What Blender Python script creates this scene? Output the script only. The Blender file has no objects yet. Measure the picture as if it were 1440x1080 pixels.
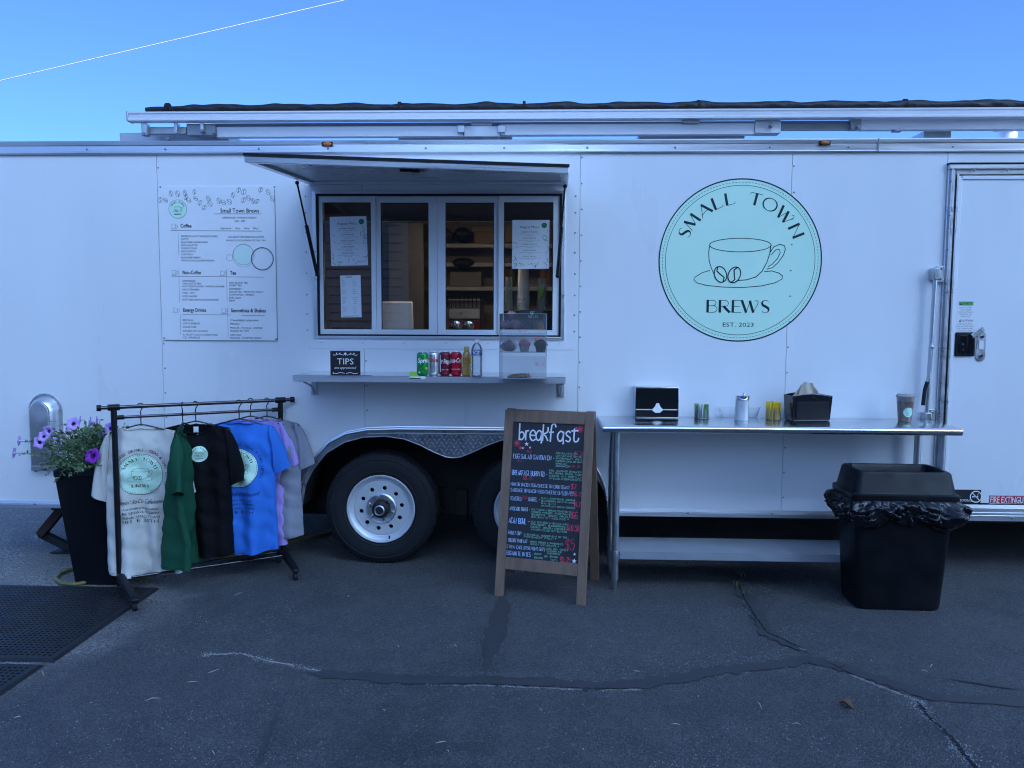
import bpy, bmesh, math, random
from math import sin, cos, pi, radians, sqrt, atan2
from mathutils import Vector, Matrix
random.seed(7)
SC = bpy.context.scene
COL = SC.collection

# ------------------------------------------------------------------ camera
CAM_D, CAM_H, F_PX, W_PX, H_PX = 4.75, 1.545, 1080.0, 1440, 1080
YAW, PITCH, ROLL = radians(2.0487), radians(4.4885), radians(0.2777)
_fw = Vector((-sin(YAW)*cos(PITCH), cos(YAW)*cos(PITCH), -sin(PITCH)))
_rt = Vector((cos(YAW), sin(YAW), 0)); _up = _rt.cross(_fw)
RT = cos(ROLL)*_rt + sin(ROLL)*_up; UP = -sin(ROLL)*_rt + cos(ROLL)*_up; FW = _fw
CAM = Vector((0, -CAM_D, CAM_H))
cd = bpy.data.cameras.new('camera'); cd.sensor_width = 36; cd.lens = 36*F_PX/W_PX; cd.clip_end = 2000; cd.clip_start = .05
cam = bpy.data.objects.new('camera', cd); COL.objects.link(cam)
cam.matrix_world = Matrix(((RT.x, UP.x, -FW.x, CAM.x), (RT.y, UP.y, -FW.y, CAM.y), (RT.z, UP.z, -FW.z, CAM.z), (0, 0, 0, 1)))
SC.camera = cam
SC.cycles.pixel_filter_type = 'BLACKMAN_HARRIS'; SC.cycles.filter_width = 1.1
def ray(px, py): return FW + (px-W_PX/2)/F_PX*RT - (py-H_PX/2)/F_PX*UP
def P(px, py, Y=0.0):            # photo pixel -> point on the vertical plane y = Y
    v = ray(px, py); return CAM + v*((Y+CAM_D)/v.y)
def G(px, py, z=0.0):            # photo pixel -> point on the level plane at height z
    v = ray(px, py); return CAM + v*((z-CAM_H)/v.z)

# ------------------------------------------------------------------ light
SUN_EL, SUN_AZ = radians(36), radians(150)      # azimuth measured from +Y (behind the trailer) towards +X
world = bpy.data.worlds.new('World'); SC.world = world; world.use_nodes = True
nt = world.node_tree; bg = nt.nodes['Background']
sky = nt.nodes.new('ShaderNodeTexSky'); sky.sky_type = 'NISHITA'; sky.sun_disc = False
sky.sun_elevation = SUN_EL; sky.sun_rotation = SUN_AZ; sky.air_density = 0.4; sky.dust_density = 3.0; sky.ozone_density = 6.0
wb = nt.nodes.new('ShaderNodeMix'); wb.data_type = 'RGBA'; wb.blend_type = 'MULTIPLY'; wb.inputs[0].default_value = 1.0
wb.inputs[7].default_value = (.655, .975, 1.30, 1)      # the photograph's cool white balance
nt.links.new(sky.outputs[0], wb.inputs[6]); nt.links.new(wb.outputs[2], bg.inputs[0]); bg.inputs[1].default_value = 0.15
sl = bpy.data.lights.new('sun', 'SUN'); sl.energy = 2.2; sl.angle = radians(.5); sl.color = (1, .93, .82)
sun = bpy.data.objects.new('sun', sl); COL.objects.link(sun)
sdir = Vector((sin(SUN_AZ)*cos(SUN_EL), cos(SUN_AZ)*cos(SUN_EL), sin(SUN_EL)))
sun.rotation_euler = sdir.to_track_quat('Z', 'Y').to_euler(); sun.location = (6, 8, 9)
SC.view_settings.view_transform = 'Standard'; SC.view_settings.look = 'None'
SC.view_settings.gamma = 1; SC.view_settings.use_curve_mapping = False
SC.view_settings.exposure = 1.42

# ------------------------------------------------------------------ materials
MATS = {}
def srgb(h):
    h = h.lstrip('#'); c = [int(h[i:i+2], 16)/255 for i in (0, 2, 4)]
    return tuple(x/12.92 if x <= .04045 else ((x+.055)/1.055)**2.4 for x in c)
def mat(name, col=(.5, .5, .5), rough=.5, metal=0., var=.12, scale=6., bump=0., bscale=80., spec=.5, stretch=(1, 1, 1),
        coat=0., rvar=.12, sheen=0., bdist=.002, detail=4., trans=0., ior=1.45, emit=None):
    if name in MATS: return MATS[name]
    m = bpy.data.materials.new(name); m.use_nodes = True; MATS[name] = m
    n, l = m.node_tree.nodes, m.node_tree.links
    b = n['Principled BSDF']
    tc = n.new('ShaderNodeTexCoord'); mp = n.new('ShaderNodeMapping'); l.new(tc.outputs['Object'], mp.inputs[0])
    mp.inputs['Scale'].default_value = stretch
    nz = n.new('ShaderNodeTexNoise'); nz.inputs['Scale'].default_value = scale; nz.inputs['Detail'].default_value = detail
    l.new(mp.outputs[0], nz.inputs[0])
    mx = n.new('ShaderNodeMix'); mx.data_type = 'RGBA'
    l.new(nz.outputs[0], mx.inputs[0])
    mx.inputs[6].default_value = (*[max(0, c*(1-var)) for c in col], 1); mx.inputs[7].default_value = (*[min(1, c*(1+var)) for c in col], 1)
    l.new(mx.outputs[2], b.inputs['Base Color'])
    mr = n.new('ShaderNodeMapRange'); l.new(nz.outputs[0], mr.inputs[0])
    mr.inputs[1].default_value = .3; mr.inputs[2].default_value = .7
    mr.inputs[3].default_value = max(.02, rough*(1-rvar)); mr.inputs[4].default_value = min(1, rough*(1+rvar))
    l.new(mr.outputs[0], b.inputs['Roughness'])
    b.inputs['Metallic'].default_value = metal; b.inputs['Specular IOR Level'].default_value = spec
    b.inputs['Coat Weight'].default_value = coat; b.inputs['Sheen Weight'].default_value = sheen
    b.inputs['Transmission Weight'].default_value = trans; b.inputs['IOR'].default_value = ior
    if emit:
        b.inputs['Emission Color'].default_value = (*emit[0], 1); b.inputs['Emission Strength'].default_value = emit[1]
    if bump:
        n2 = n.new('ShaderNodeTexNoise'); n2.inputs['Scale'].default_value = bscale; n2.inputs['Detail'].default_value = 3
        l.new(mp.outputs[0], n2.inputs[0])
        bp = n.new('ShaderNodeBump'); bp.inputs['Strength'].default_value = bump; bp.inputs['Distance'].default_value = bdist
        l.new(n2.outputs[0], bp.inputs['Height']); l.new(bp.outputs[0], b.inputs['Normal'])
    return m
def clear(name, tint=(1, 1, 1), gloss=.02, boost=1.0, haze=0., hcol=(.8, .85, .9)):   # thin clear sheet: fresnel mix of see-through and reflection
    if name in MATS: return MATS[name]
    m = bpy.data.materials.new(name); m.use_nodes = True; MATS[name] = m
    n, l = m.node_tree.nodes, m.node_tree.links; n.remove(n['Principled BSDF'])
    t = n.new('ShaderNodeBsdfTransparent'); t.inputs[0].default_value = (*tint, 1)
    g = n.new('ShaderNodeBsdfGlossy'); g.inputs['Roughness'].default_value = gloss
    tc = n.new('ShaderNodeTexCoord'); nz = n.new('ShaderNodeTexNoise'); nz.inputs['Scale'].default_value = 9; l.new(tc.outputs['Object'], nz.inputs[0])
    mr = n.new('ShaderNodeMapRange'); l.new(nz.outputs[0], mr.inputs[0]); mr.inputs[3].default_value = gloss*.5; mr.inputs[4].default_value = gloss*1.6
    l.new(mr.outputs[0], g.inputs['Roughness'])
    f = n.new('ShaderNodeFresnel'); f.inputs[0].default_value = 1.45
    mu = n.new('ShaderNodeMath'); mu.operation = 'MULTIPLY'; mu.use_clamp = True; mu.inputs[1].default_value = boost; l.new(f.outputs[0], mu.inputs[0])
    mx = n.new('ShaderNodeMixShader'); l.new(mu.outputs[0], mx.inputs[0]); l.new(t.outputs[0], mx.inputs[1]); l.new(g.outputs[0], mx.inputs[2])
    out = mx
    if haze:
        d = n.new('ShaderNodeBsdfDiffuse'); d.inputs[0].default_value = (*hcol, 1)
        m2 = n.new('ShaderNodeMixShader'); m2.inputs[0].default_value = haze; l.new(mx.outputs[0], m2.inputs[1]); l.new(d.outputs[0], m2.inputs[2]); out = m2
    l.new(out.outputs[0], n['Material Output'].inputs[0])
    return m

# ------------------------------------------------------------------ mesh builder
class MB:
    def __init__(s): s.v = []; s.f = []
    def add(s, vs, fs):
        o = len(s.v); s.v += [tuple(v) for v in vs]; s.f += [tuple(i+o for i in f) for f in fs]; return s
    def box(s, a, b, M=None):
        x0, y0, z0 = (min(a[i], b[i]) for i in range(3)); x1, y1, z1 = (max(a[i], b[i]) for i in range(3))
        vs = [Vector(p) for p in ((x0,y0,z0),(x1,y0,z0),(x1,y1,z0),(x0,y1,z0),(x0,y0,z1),(x1,y0,z1),(x1,y1,z1),(x0,y1,z1))]
        if M: vs = [M @ v for v in vs]
        return s.add(vs, [(0,3,2,1),(4,5,6,7),(0,1,5,4),(1,2,6,5),(2,3,7,6),(3,0,4,7)])
    def hexa(s, bot, top):       # two loops of 4 points
        return s.add(list(bot)+list(top), [(0,3,2,1),(4,5,6,7),(0,1,5,4),(1,2,6,5),(2,3,7,6),(3,0,4,7)])
    def loops(s, L, cap0=True, cap1=True, closed=True):
        o = len(s.v); n = len(L[0])
        for lp in L: s.v += [tuple(p) for p in lp]
        for k in range(len(L)-1):
            for i in range(n if closed else n-1):
                j = (i+1) % n; s.f.append((o+k*n+i, o+k*n+j, o+(k+1)*n+j, o+(k+1)*n+i))
        if cap0: s.f.append(tuple(o+i for i in reversed(range(n))))
        if cap1: s.f.append(tuple(o+(len(L)-1)*n+i for i in range(n)))
        return s
    def lathe(s, prof, n=24, M=None, cap0=True, cap1=True):      # prof = [(r, z)], about local z
        L = []
        for r, z in prof:
            lp = [Vector((r*cos(2*pi*i/n), r*sin(2*pi*i/n), z)) for i in range(n)]
            L.append([M @ p for p in lp] if M else lp)
        return s.loops(L, cap0, cap1)
    def cyl(s, a, b, r, r2=None, n=12):
        a, b = Vector(a), Vector(b); d = (b-a)
        q = d.to_track_quat('Z', 'Y').to_matrix(); r2 = r if r2 is None else r2
        L = [[c + q @ Vector((R*cos(2*pi*i/n), R*sin(2*pi*i/n), 0)) for i in range(n)] for c, R in ((a, r), (b, r2))]
        return s.loops(L)
    def tube(s, pts, r, n=8, cap=True):
        pts = [Vector(p) for p in pts]; L = []; up = Vector((.13, .21, .97)).normalized()
        for k, p in enumerate(pts):
            t = (pts[min(k+1, len(pts)-1)] - pts[max(k-1, 0)]).normalized()
            a = up - t*up.dot(t)
            if a.length < .05: a = Vector((1, 0, 0)) - t*t.x
            a.normalize(); up = a; b = t.cross(a); R = r[k] if isinstance(r, (list, tuple)) else r
            L.append([p + R*(a*cos(2*pi*i/n) + b*sin(2*pi*i/n)) for i in range(n)])
        return s.loops(L, cap, cap)
    def prism(s, poly, y0, y1):   # polygon in (x, z), extruded along y
        n = len(poly); o = len(s.v)
        ar = sum(poly[i][0]*poly[(i+1) % n][1]-poly[(i+1) % n][0]*poly[i][1] for i in range(n))
        if ar < 0: poly = poly[::-1]
        y0, y1 = min(y0, y1), max(y0, y1)
        s.v += [(x, y0, z) for x, z in poly] + [(x, y1, z) for x, z in poly]
        s.f.append(tuple(o+i for i in range(n))); s.f.append(tuple(o+n+i for i in reversed(range(n))))
        for i in range(n):
            j = (i+1) % n; s.f.append((o+i, o+n+i, o+n+j, o+j))
        return s
    def ball(s, c, r, n=12, m=8, sc=(1, 1, 1)):
        L = []
        for k in range(m+1):
            a = pi*(k/m) * .998 + .003; R = r*sin(a)
            L.append([(c[0]+sc[0]*R*cos(2*pi*i/n), c[1]+sc[1]*R*sin(2*pi*i/n), c[2]-sc[2]*r*cos(a)) for i in range(n)])
        return s.loops(L)
    def grid(s, fn, nu, nv, closed_u=False):
        o = len(s.v)
        for j in range(nv+1):
            for i in range(nu if closed_u else nu+1): s.v.append(tuple(fn(i/nu, j/nv)))
        w = nu if closed_u else nu+1
        for j in range(nv):
            for i in range(nu):
                k = (i+1) % w if closed_u else i+1
                s.f.append((o+j*w+i, o+j*w+k, o+(j+1)*w+k, o+(j+1)*w+i))
        return s
    def build(s, name, m, parent=None, bevel=0, smooth=40, loc=None, rot=None, seg=2, sub=0, weld=False):
        me = bpy.data.meshes.new(name); me.from_pydata(s.v, [], s.f)
        if weld:
            b = bmesh.new(); b.from_mesh(me); bmesh.ops.remove_doubles(b, verts=b.verts, dist=1e-5); b.to_mesh(me); b.free()
        me.validate(); me.update()
        if smooth:
            me.polygons.foreach_set('use_smooth', [True]*len(me.polygons)); me.set_sharp_from_angle(angle=radians(smooth))
        o = bpy.data.objects.new(name, me); COL.objects.link(o)
        if m: me.materials.append(m)
        if parent: o.parent = parent
        if loc is not None: o.location = loc
        if rot is not None: o.rotation_euler = rot
        if bevel:
            md = o.modifiers.new('bevel', 'BEVEL'); md.width = bevel; md.segments = seg; md.limit_method = 'ANGLE'; md.angle_limit = radians(35); md.harden_normals = False
        if sub:
            md = o.modifiers.new('sub', 'SUBSURF'); md.levels = sub; md.render_levels = sub
        return o
def tag(o, label, cat, group=None, kind=None):
    if label: o['label'] = label
    if cat: o['category'] = cat
    if group: o['group'] = group
    if kind: o['kind'] = kind
    return o
def thing(name, label, cat, loc=(0, 0, 0), rz=0, group=None):
    o = bpy.data.objects.new(name, None); COL.objects.link(o); o.empty_display_size = .1
    o.location = loc; o.rotation_euler = (0, 0, rz); return tag(o, label, cat, group)
def box(name, a, b, m, parent=None, bevel=0, **k): return MB().box(a, b).build(name, m, parent, bevel, **k)
def inst(o, parent=None, loc=None, rot=None):     # a copy that shares mesh data
    c = o.copy(); COL.objects.link(c); c.parent = parent
    if loc is not None: c.location = loc
    if rot is not None: c.rotation_euler = rot
    return c
def copy_tree(o, parent=None):
    c = o.copy(); COL.objects.link(c); c.parent = parent
    for ch in o.children: copy_tree(ch, c)
    return c
def arc(cx, cy, r, a0, a1, n=16, ry=None):
    ry = r if ry is None else ry
    return [(cx+r*cos(radians(a0+(a1-a0)*i/n)), cy+ry*sin(radians(a0+(a1-a0)*i/n))) for i in range(n+1)]

# ------------------------------------------------------------------ flat artwork (print, paint, chalk) laid on real surfaces
GLY = dict(A='002640 1232', B='000636454433033342413000', C='4536160501103041', D='00062645412000', E='46060040 0333', F='000646 0333',
  G='45361605011030414323', H='0006 4046 0343', I='2026', J='4641301001', K='0006 460340', L='060040', M='0006234640', N='00064046',
  O='103041453616050110', P='00063645443303', Q='103041453616050110 2240', R='00063645443303 2340', S='453616050413334241301001',
  T='0646 2026', U='060110304146', V='062046', W='0610233046', X='0046 0640', Y='062346 2320', Z='06460040')
GLY.update({'0': '103041453616050110', '1': '152620', '2': '05163645440040', '3': '05163645443313 334241301001', '4': '30360242',
  '5': '460604344342301001', '6': '453616050110304142331302', '7': '064610', '8': '133344453616050413 1302011030414233', '9': '0110304145361605041344',
  '$': '453616050413334241301001 2027', '-': '1333', '+': '0343 2125', '.': '2021', ',': '2110', '/': '0046', "'": '2625', '&': '40053645140110304 2'.replace(' ', ''), '!': '2622 2021'})
class Art:
    def __init__(s): s.L = {}
    def _l(s, c, z=1): return s.L.setdefault((c, z), MB())
    def poly(s, pts, c, z=1): s._l(c, z).add([(p[0], p[1], 0) for p in pts], [tuple(range(len(pts)))]); return s
    def rect(s, x0, y0, x1, y1, c, z=1): return s.poly([(x0, y0), (x1, y0), (x1, y1), (x0, y1)], c, z)
    def disc(s, x, y, r, c, z=1, n=48, rings=4):
        m = s._l(c, z); o = len(m.v); m.v.append((x, y, 0))
        for k in range(1, rings+1): m.v += [(x+r*k/rings*cos(2*pi*i/n), y+r*k/rings*sin(2*pi*i/n), 0) for i in range(n)]
        for i in range(n):
            j = (i+1) % n; m.f.append((o, o+1+i, o+1+j))
            for k in range(rings-1): m.f.append((o+1+k*n+i, o+1+(k+1)*n+i, o+1+(k+1)*n+j, o+1+k*n+j))
        return s
    def line(s, pts, w, c, z=1, closed=False):      # w may be a list of widths
        m = s._l(c, z); o = len(m.v); n = len(pts)
        for k in range(n):
            a = pts[k-1] if (k or closed) else pts[k]; b = pts[(k+1) % n] if (k < n-1 or closed) else pts[k]
            dx, dy = b[0]-a[0], b[1]-a[1]; q = sqrt(dx*dx+dy*dy) or 1; ww = (w[k] if isinstance(w, (list, tuple)) else w)/2
            m.v += [(pts[k][0]-dy/q*ww, pts[k][1]+dx/q*ww, 0), (pts[k][0]+dy/q*ww, pts[k][1]-dx/q*ww, 0)]
        for k in range(n if closed else n-1):
            j = (k+1) % n; m.f.append((o+2*k, o+2*k+1, o+2*j+1, o+2*j))
        return s
    def ring(s, x, y, r, w, c, z=1, n=64, ry=None): return s.line(arc(x, y, r, 0, 360*(n-1)/n, n-1, ry), w, c, z, True)
    def star(s, x, y, r, c, z=2, rot=0, k=5, q=.42):
        return s.poly([(x+(r if i % 2 == 0 else r*q)*cos(rot+pi/2+pi*i/k), y+(r if i % 2 == 0 else r*q)*sin(rot+pi/2+pi*i/k)) for i in range(2*k)], c, z)
    def text(s, t, x, y, h, c, z=2, al='l', w=None, bold=0., sp=1., rot=0., shear=0.):   # h = cap height; w = forced width
        cu = bpy.data.curves.new('t', 'FONT'); cu.body = t; cu.resolution_u = 2; cu.offset = bold; cu.space_character = sp; cu.shear = shear
        ob = bpy.data.objects.new('t', cu); me = ob.to_mesh()
        vs = [v.co.copy() for v in me.vertices]; fs = [tuple(p.vertices) for p in me.polygons]
        ob.to_mesh_clear(); bpy.data.objects.remove(ob); bpy.data.curves.remove(cu)
        if not vs: return s
        x0, x1 = min(v.x for v in vs), max(v.x for v in vs); k = h/.69; kx = k if w is None else w/(x1-x0)
        dx = {'l': 0, 'c': -(x1-x0)/2, 'r': -(x1-x0)}[al]
        pts = []
        for v in vs:
            a, b = (v.x-x0+dx)*kx, v.y*k
            pts.append((x+a*cos(rot)-b*sin(rot), y+a*sin(rot)+b*cos(rot), 0))
        s._l(c, z).add(pts, fs); return s
    def chalk(s, t, x, y, h, c, z=2, w=None, wt=None, jit=.05, gap=1.5, al='l', rot=0.):   # monoline hand lettering
        wt = wt or h*.12; adv = 4+gap; tot = sum(adv if ch != ' ' else 3 for ch in t)-gap
        ky = h/6; kx = ky*.8 if w is None else w/tot
        cx = 0 if al == 'l' else -tot*kx/2
        for ch in t:
            if ch == ' ': cx += 3*kx; continue
            j = lambda: random.uniform(-jit, jit)*h
            for st in GLY.get(ch.upper(), '').split():
                pts = [(cx+int(st[i])*kx+j(), int(st[i+1])*ky+j()) for i in range(0, len(st), 2)]
                s.line([(x+a*cos(rot)-b*sin(rot), y+a*sin(rot)+b*cos(rot)) for a, b in pts], wt, c, z)
            cx += adv*kx
        return s
    def logo(s, cx, cy, R, disc, ink, z=1, lw=1.0, full=True):       # round shop badge: letters on an arc, cup and beans
        k = R; T = lambda x, y: (cx+x*k, cy+y*k)
        s.disc(cx, cy, R, disc, z, 96, 6)
        s.ring(cx, cy, R*.992, .016*k*lw, ink, z+1, 120)
        if full:
            s.ring(cx, cy, R*.915, .0055*k*lw, ink, z+1, 120)
            for i in range(150):
                a = 2.4*i; s.line(arc(cx, cy, R*.952, a, a+1.3, 2), .005*k*lw, ink, z+1)
        ltr = DECO
        def glyph(ch, M):
            for st, ws in ltr[ch]:
                s.line([M(*p) for p in st], [w*.15*k*lw for w in ws] if isinstance(ws, list) else ws*.15*k*lw, ink, z+1)
        for ch, ang, sc in (('S', 153.5, 1), ('M', 141.5, 1), ('A', 126, 1), ('L', 113, 1), ('L', 101, 1), ('T', 77, 1), ('O', 63, 1), ('W', 46, 1), ('N', 28, 1)):
            a = radians(ang); r0 = .69*k
            def M(x, y, a=a, r0=r0):
                rr = r0+y*.15*k; t = -(x-.5)*.15*k
                return (cx+rr*cos(a)-t*sin(a), cy+rr*sin(a)+t*cos(a))
            glyph(ch, M)
        for ch, x in (('B', -.40), ('R', -.25), ('E', -.09), ('W', .06), ('S', .25)):
            glyph(ch, lambda u, v, x=x: T(x+u*.155, -.64+v*.155))
        if full: s.text('EST. 2023', cx, cy-.815*k, .052*k, ink, z+1, 'c', w=.38*k)
        w = .009*k*lw
        s.ring(*T(.0, .19), .375*k, w, ink, z+1, 60, .083*k)                                    # rim
        s.line([T(-.375, .19)]+[T(x, y) for x, y in ((-.385, .10), (-.378, -.0), (-.345, -.10), (-.30, -.19))], w, ink, z+1)
        s.line([T(x, y) for x, y in ((.375, .19), (.362, .09), (.33, -.02), (.275, -.13), (.20, -.20), (.09, -.235), (-.04, -.245))], w*1.2, ink, z+1)
        s.line([T(x, y) for x, y in ((.365, .10), (.41, .17), (.48, .20), (.535, .185), (.55, .14), (.53, .07), (.47, -.02), (.40, -.085), (.33, -.105))], w*1.1, ink, z+1)
        s.line([T(x, y) for x, y in ((.375, .07), (.43, .13), (.475, .14), (.49, .10), (.46, .03), (.40, -.04), (.345, -.075))], w, ink, z+1)
        s.line([T(x, y) for x, y in ((-.365, -.12), (-.46, -.15), (-.54, -.20), (-.56, -.235), (-.52, -.275), (-.40, -.305), (-.2, -.325), (.04, -.33), (.27, -.31), (.44, -.27), (.52, -.225), (.53, -.19), (.48, -.15), (.39, -.125), (.30, -.135))], w, ink, z+1)
        for bx, by, rot in ((-.235, -.17, .35), (-.065, -.175, -.40)):
            B = lambda u, v: T(bx+u*cos(rot)-v*sin(rot), by+u*sin(rot)+v*cos(rot))
            s.poly([B(.073*cos(t*pi/12), .10*sin(t*pi/12)) for t in range(24)], disc, z+2)
            s.line([B(.073*cos(t*pi/12), .10*sin(t*pi/12)) for t in range(24)], w*1.5, ink, z+3, True)
            s.line([B(.0, .1), B(-.028, .055), B(.0, .0), B(.03, -.05), B(0, -.1)], w*1.8, ink, z+3)
        return s
    def emit(s, fn, parent, name='print', mats=None, dz=.0006, m0=0.):
        out = []; by = {}
        for (c, z), m in s.L.items():
            t = by.setdefault(c, MB()); t.add([fn(v[0], v[1], m0+z*dz) for v in m.v], m.f)
        for c, m in by.items():
            o = m.build(name, mats[c] if mats else MATS[c], parent, smooth=0); o['kind'] = 'stuff'; out.append(o)
        return out
TK, TN = .20, .045
DECO = dict(
  S=[(arc(.5, .74, .27, 35, 180, 10, .25)+[(.30, .60), (.5, .5), (.70, .38)]+arc(.5, .25, .27, 0, -150, 10, .25), [TN]*6+[.07, .09, .11, .14, .16, TK, TK, TK, .16, .12, .09, .07]+[TN]*7)],
  M=[([(-.05, 0), (.10, 1)], TN), ([(.08, 1), (.48, .12)], TK), ([(.50, .10), (.86, 1)], TN), ([(.90, 1), (1.0, 0)], TK)],
  A=[([(0, 0), (.5, 1)], TN), ([(.48, 1), (.98, 0)], TK), ([(.12, .22), (.45, .34), (.75, .36)], TN)],
  L=[([(.22, 1), (.22, 0)], TK), ([(.22, .02), (.85, .04), (.9, .2)], TN)],
  T=[([(.5, .98), (.5, 0)], TK), ([(-.05, .80), (.05, .96), (.5, .985), (1.0, .96)], TN)],
  O=[(arc(.5, .5, .58, 0, 350, 35, .5)+[(1.08, .5)], [TN+.07*abs(cos(2*pi*i/36)) for i in range(37)])],
  W=[([(-.15, 1), (.22, 0)], TK), ([(.22, .02), (.52, .95)], TN), ([(.48, .95), (.78, .0)], TK), ([(.78, .02), (1.12, .7), (1.15, .9), (1.02, 1.0), (.9, .88)], TN)],
  N=[([(.02, 0), (.08, 1)], TK), ([(.08, 1), (.85, .02)], TN), ([(.85, 0), (.95, 1)], TK)],
  B=[([(.12, 1), (.12, 0)], TK), ([(.12, .98), (.5, .98)]+arc(.5, .76, .28, 90, -90, 8, .22)+[(.12, .54)], TN), ([(.12, .54), (.55, .54)]+arc(.55, .28, .32, 90, -90, 8, .26)+[(.12, .02)], TN)],
  R=[([(.12, 1), (.12, 0)], TK), ([(.12, .98), (.5, .98)]+arc(.5, .74, .3, 90, -90, 8, .24)+[(.12, .5)], TN), ([(.42, .5), (.92, 0)], TK)],
  E=[([(.12, 1), (.12, 0)], TK), ([(.12, .98), (.8, .98)], TN), ([(.12, .5), (.68, .5)], TN), ([(.12, .02), (.8, .02)], TN)])
# ------------------------------------------------------------------ shared materials
WHITE = mat('white_skin', (.76, .77, .785), .30, var=.055, scale=2.4, stretch=(1, 1, .3), bump=.6, bscale=1.6, bdist=.04, detail=8, coat=.2)
WHITE2 = mat('white_frame', (.76, .77, .79), .4, var=.04, scale=5)
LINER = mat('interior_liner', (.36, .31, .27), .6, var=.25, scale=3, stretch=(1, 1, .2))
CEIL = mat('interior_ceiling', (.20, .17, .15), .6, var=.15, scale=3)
ALU = mat('aluminium', (.74, .75, .77), .34, 1., var=.08, scale=5, stretch=(.3, 1, 6), rvar=.25, bump=.1, bscale=30)
ALU_D = mat('aluminium_dull', (.52, .53, .55), .5, 1., var=.15, scale=9, rvar=.25, bump=.2, bscale=25)
STEEL = mat('stainless', (.66, .68, .70), .2, 1., var=.05, scale=10, stretch=(.05, 1, 1), rvar=.3, bump=.05, bscale=120)
GALV = mat('galvanised', (.55, .58, .60), .38, 1., var=.2, scale=24, rvar=.25)
CHROME = mat('chrome', (.8, .81, .83), .07, 1., var=.03)
BLK = mat('black_plastic', (.006, .006, .008), .42, spec=.35, var=.3, scale=14, bump=.15, bscale=200)
BLKG = mat('black_gloss', (.008, .008, .010), .18, var=.2)
RUB = mat('rubber', (.013, .014, .017), .75, spec=.35, var=.3, scale=12, bump=.3, bscale=150)
CHASS = mat('chassis_paint', (.012, .012, .013), .6, var=.35, scale=9, bump=.2, bscale=60)
SCREW = mat('screw', (.28, .29, .31), .4, .8)
AMBER = mat('amber_lens', (.55, .13, .02), .2, var=.2)
INK = mat('ink_black', (.012, .014, .018), .5, var=.1)
MINTP = mat('mint_pale', (.66, .82, .74), .5, var=.03)
MINT = mat('mint_vinyl', (.60, .86, .68), .38, var=.03, scale=3)
TEAL = mat('dark_teal_vinyl', (.010, .030, .036), .4, var=.1)
PAPER = mat('paper', (.78, .79, .80), .6, var=.03, scale=12)
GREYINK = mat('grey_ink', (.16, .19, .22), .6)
GREENINK = mat('green_ink', (.03, .22, .12), .6)
GLASS = clear('window_glass', (.93, .95, .94), .008, 1.7)
REDV = mat('red_vinyl', (.45, .02, .06), .4, var=.06)
GREENV = mat('green_vinyl', (.12, .42, .14), .4)

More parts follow.
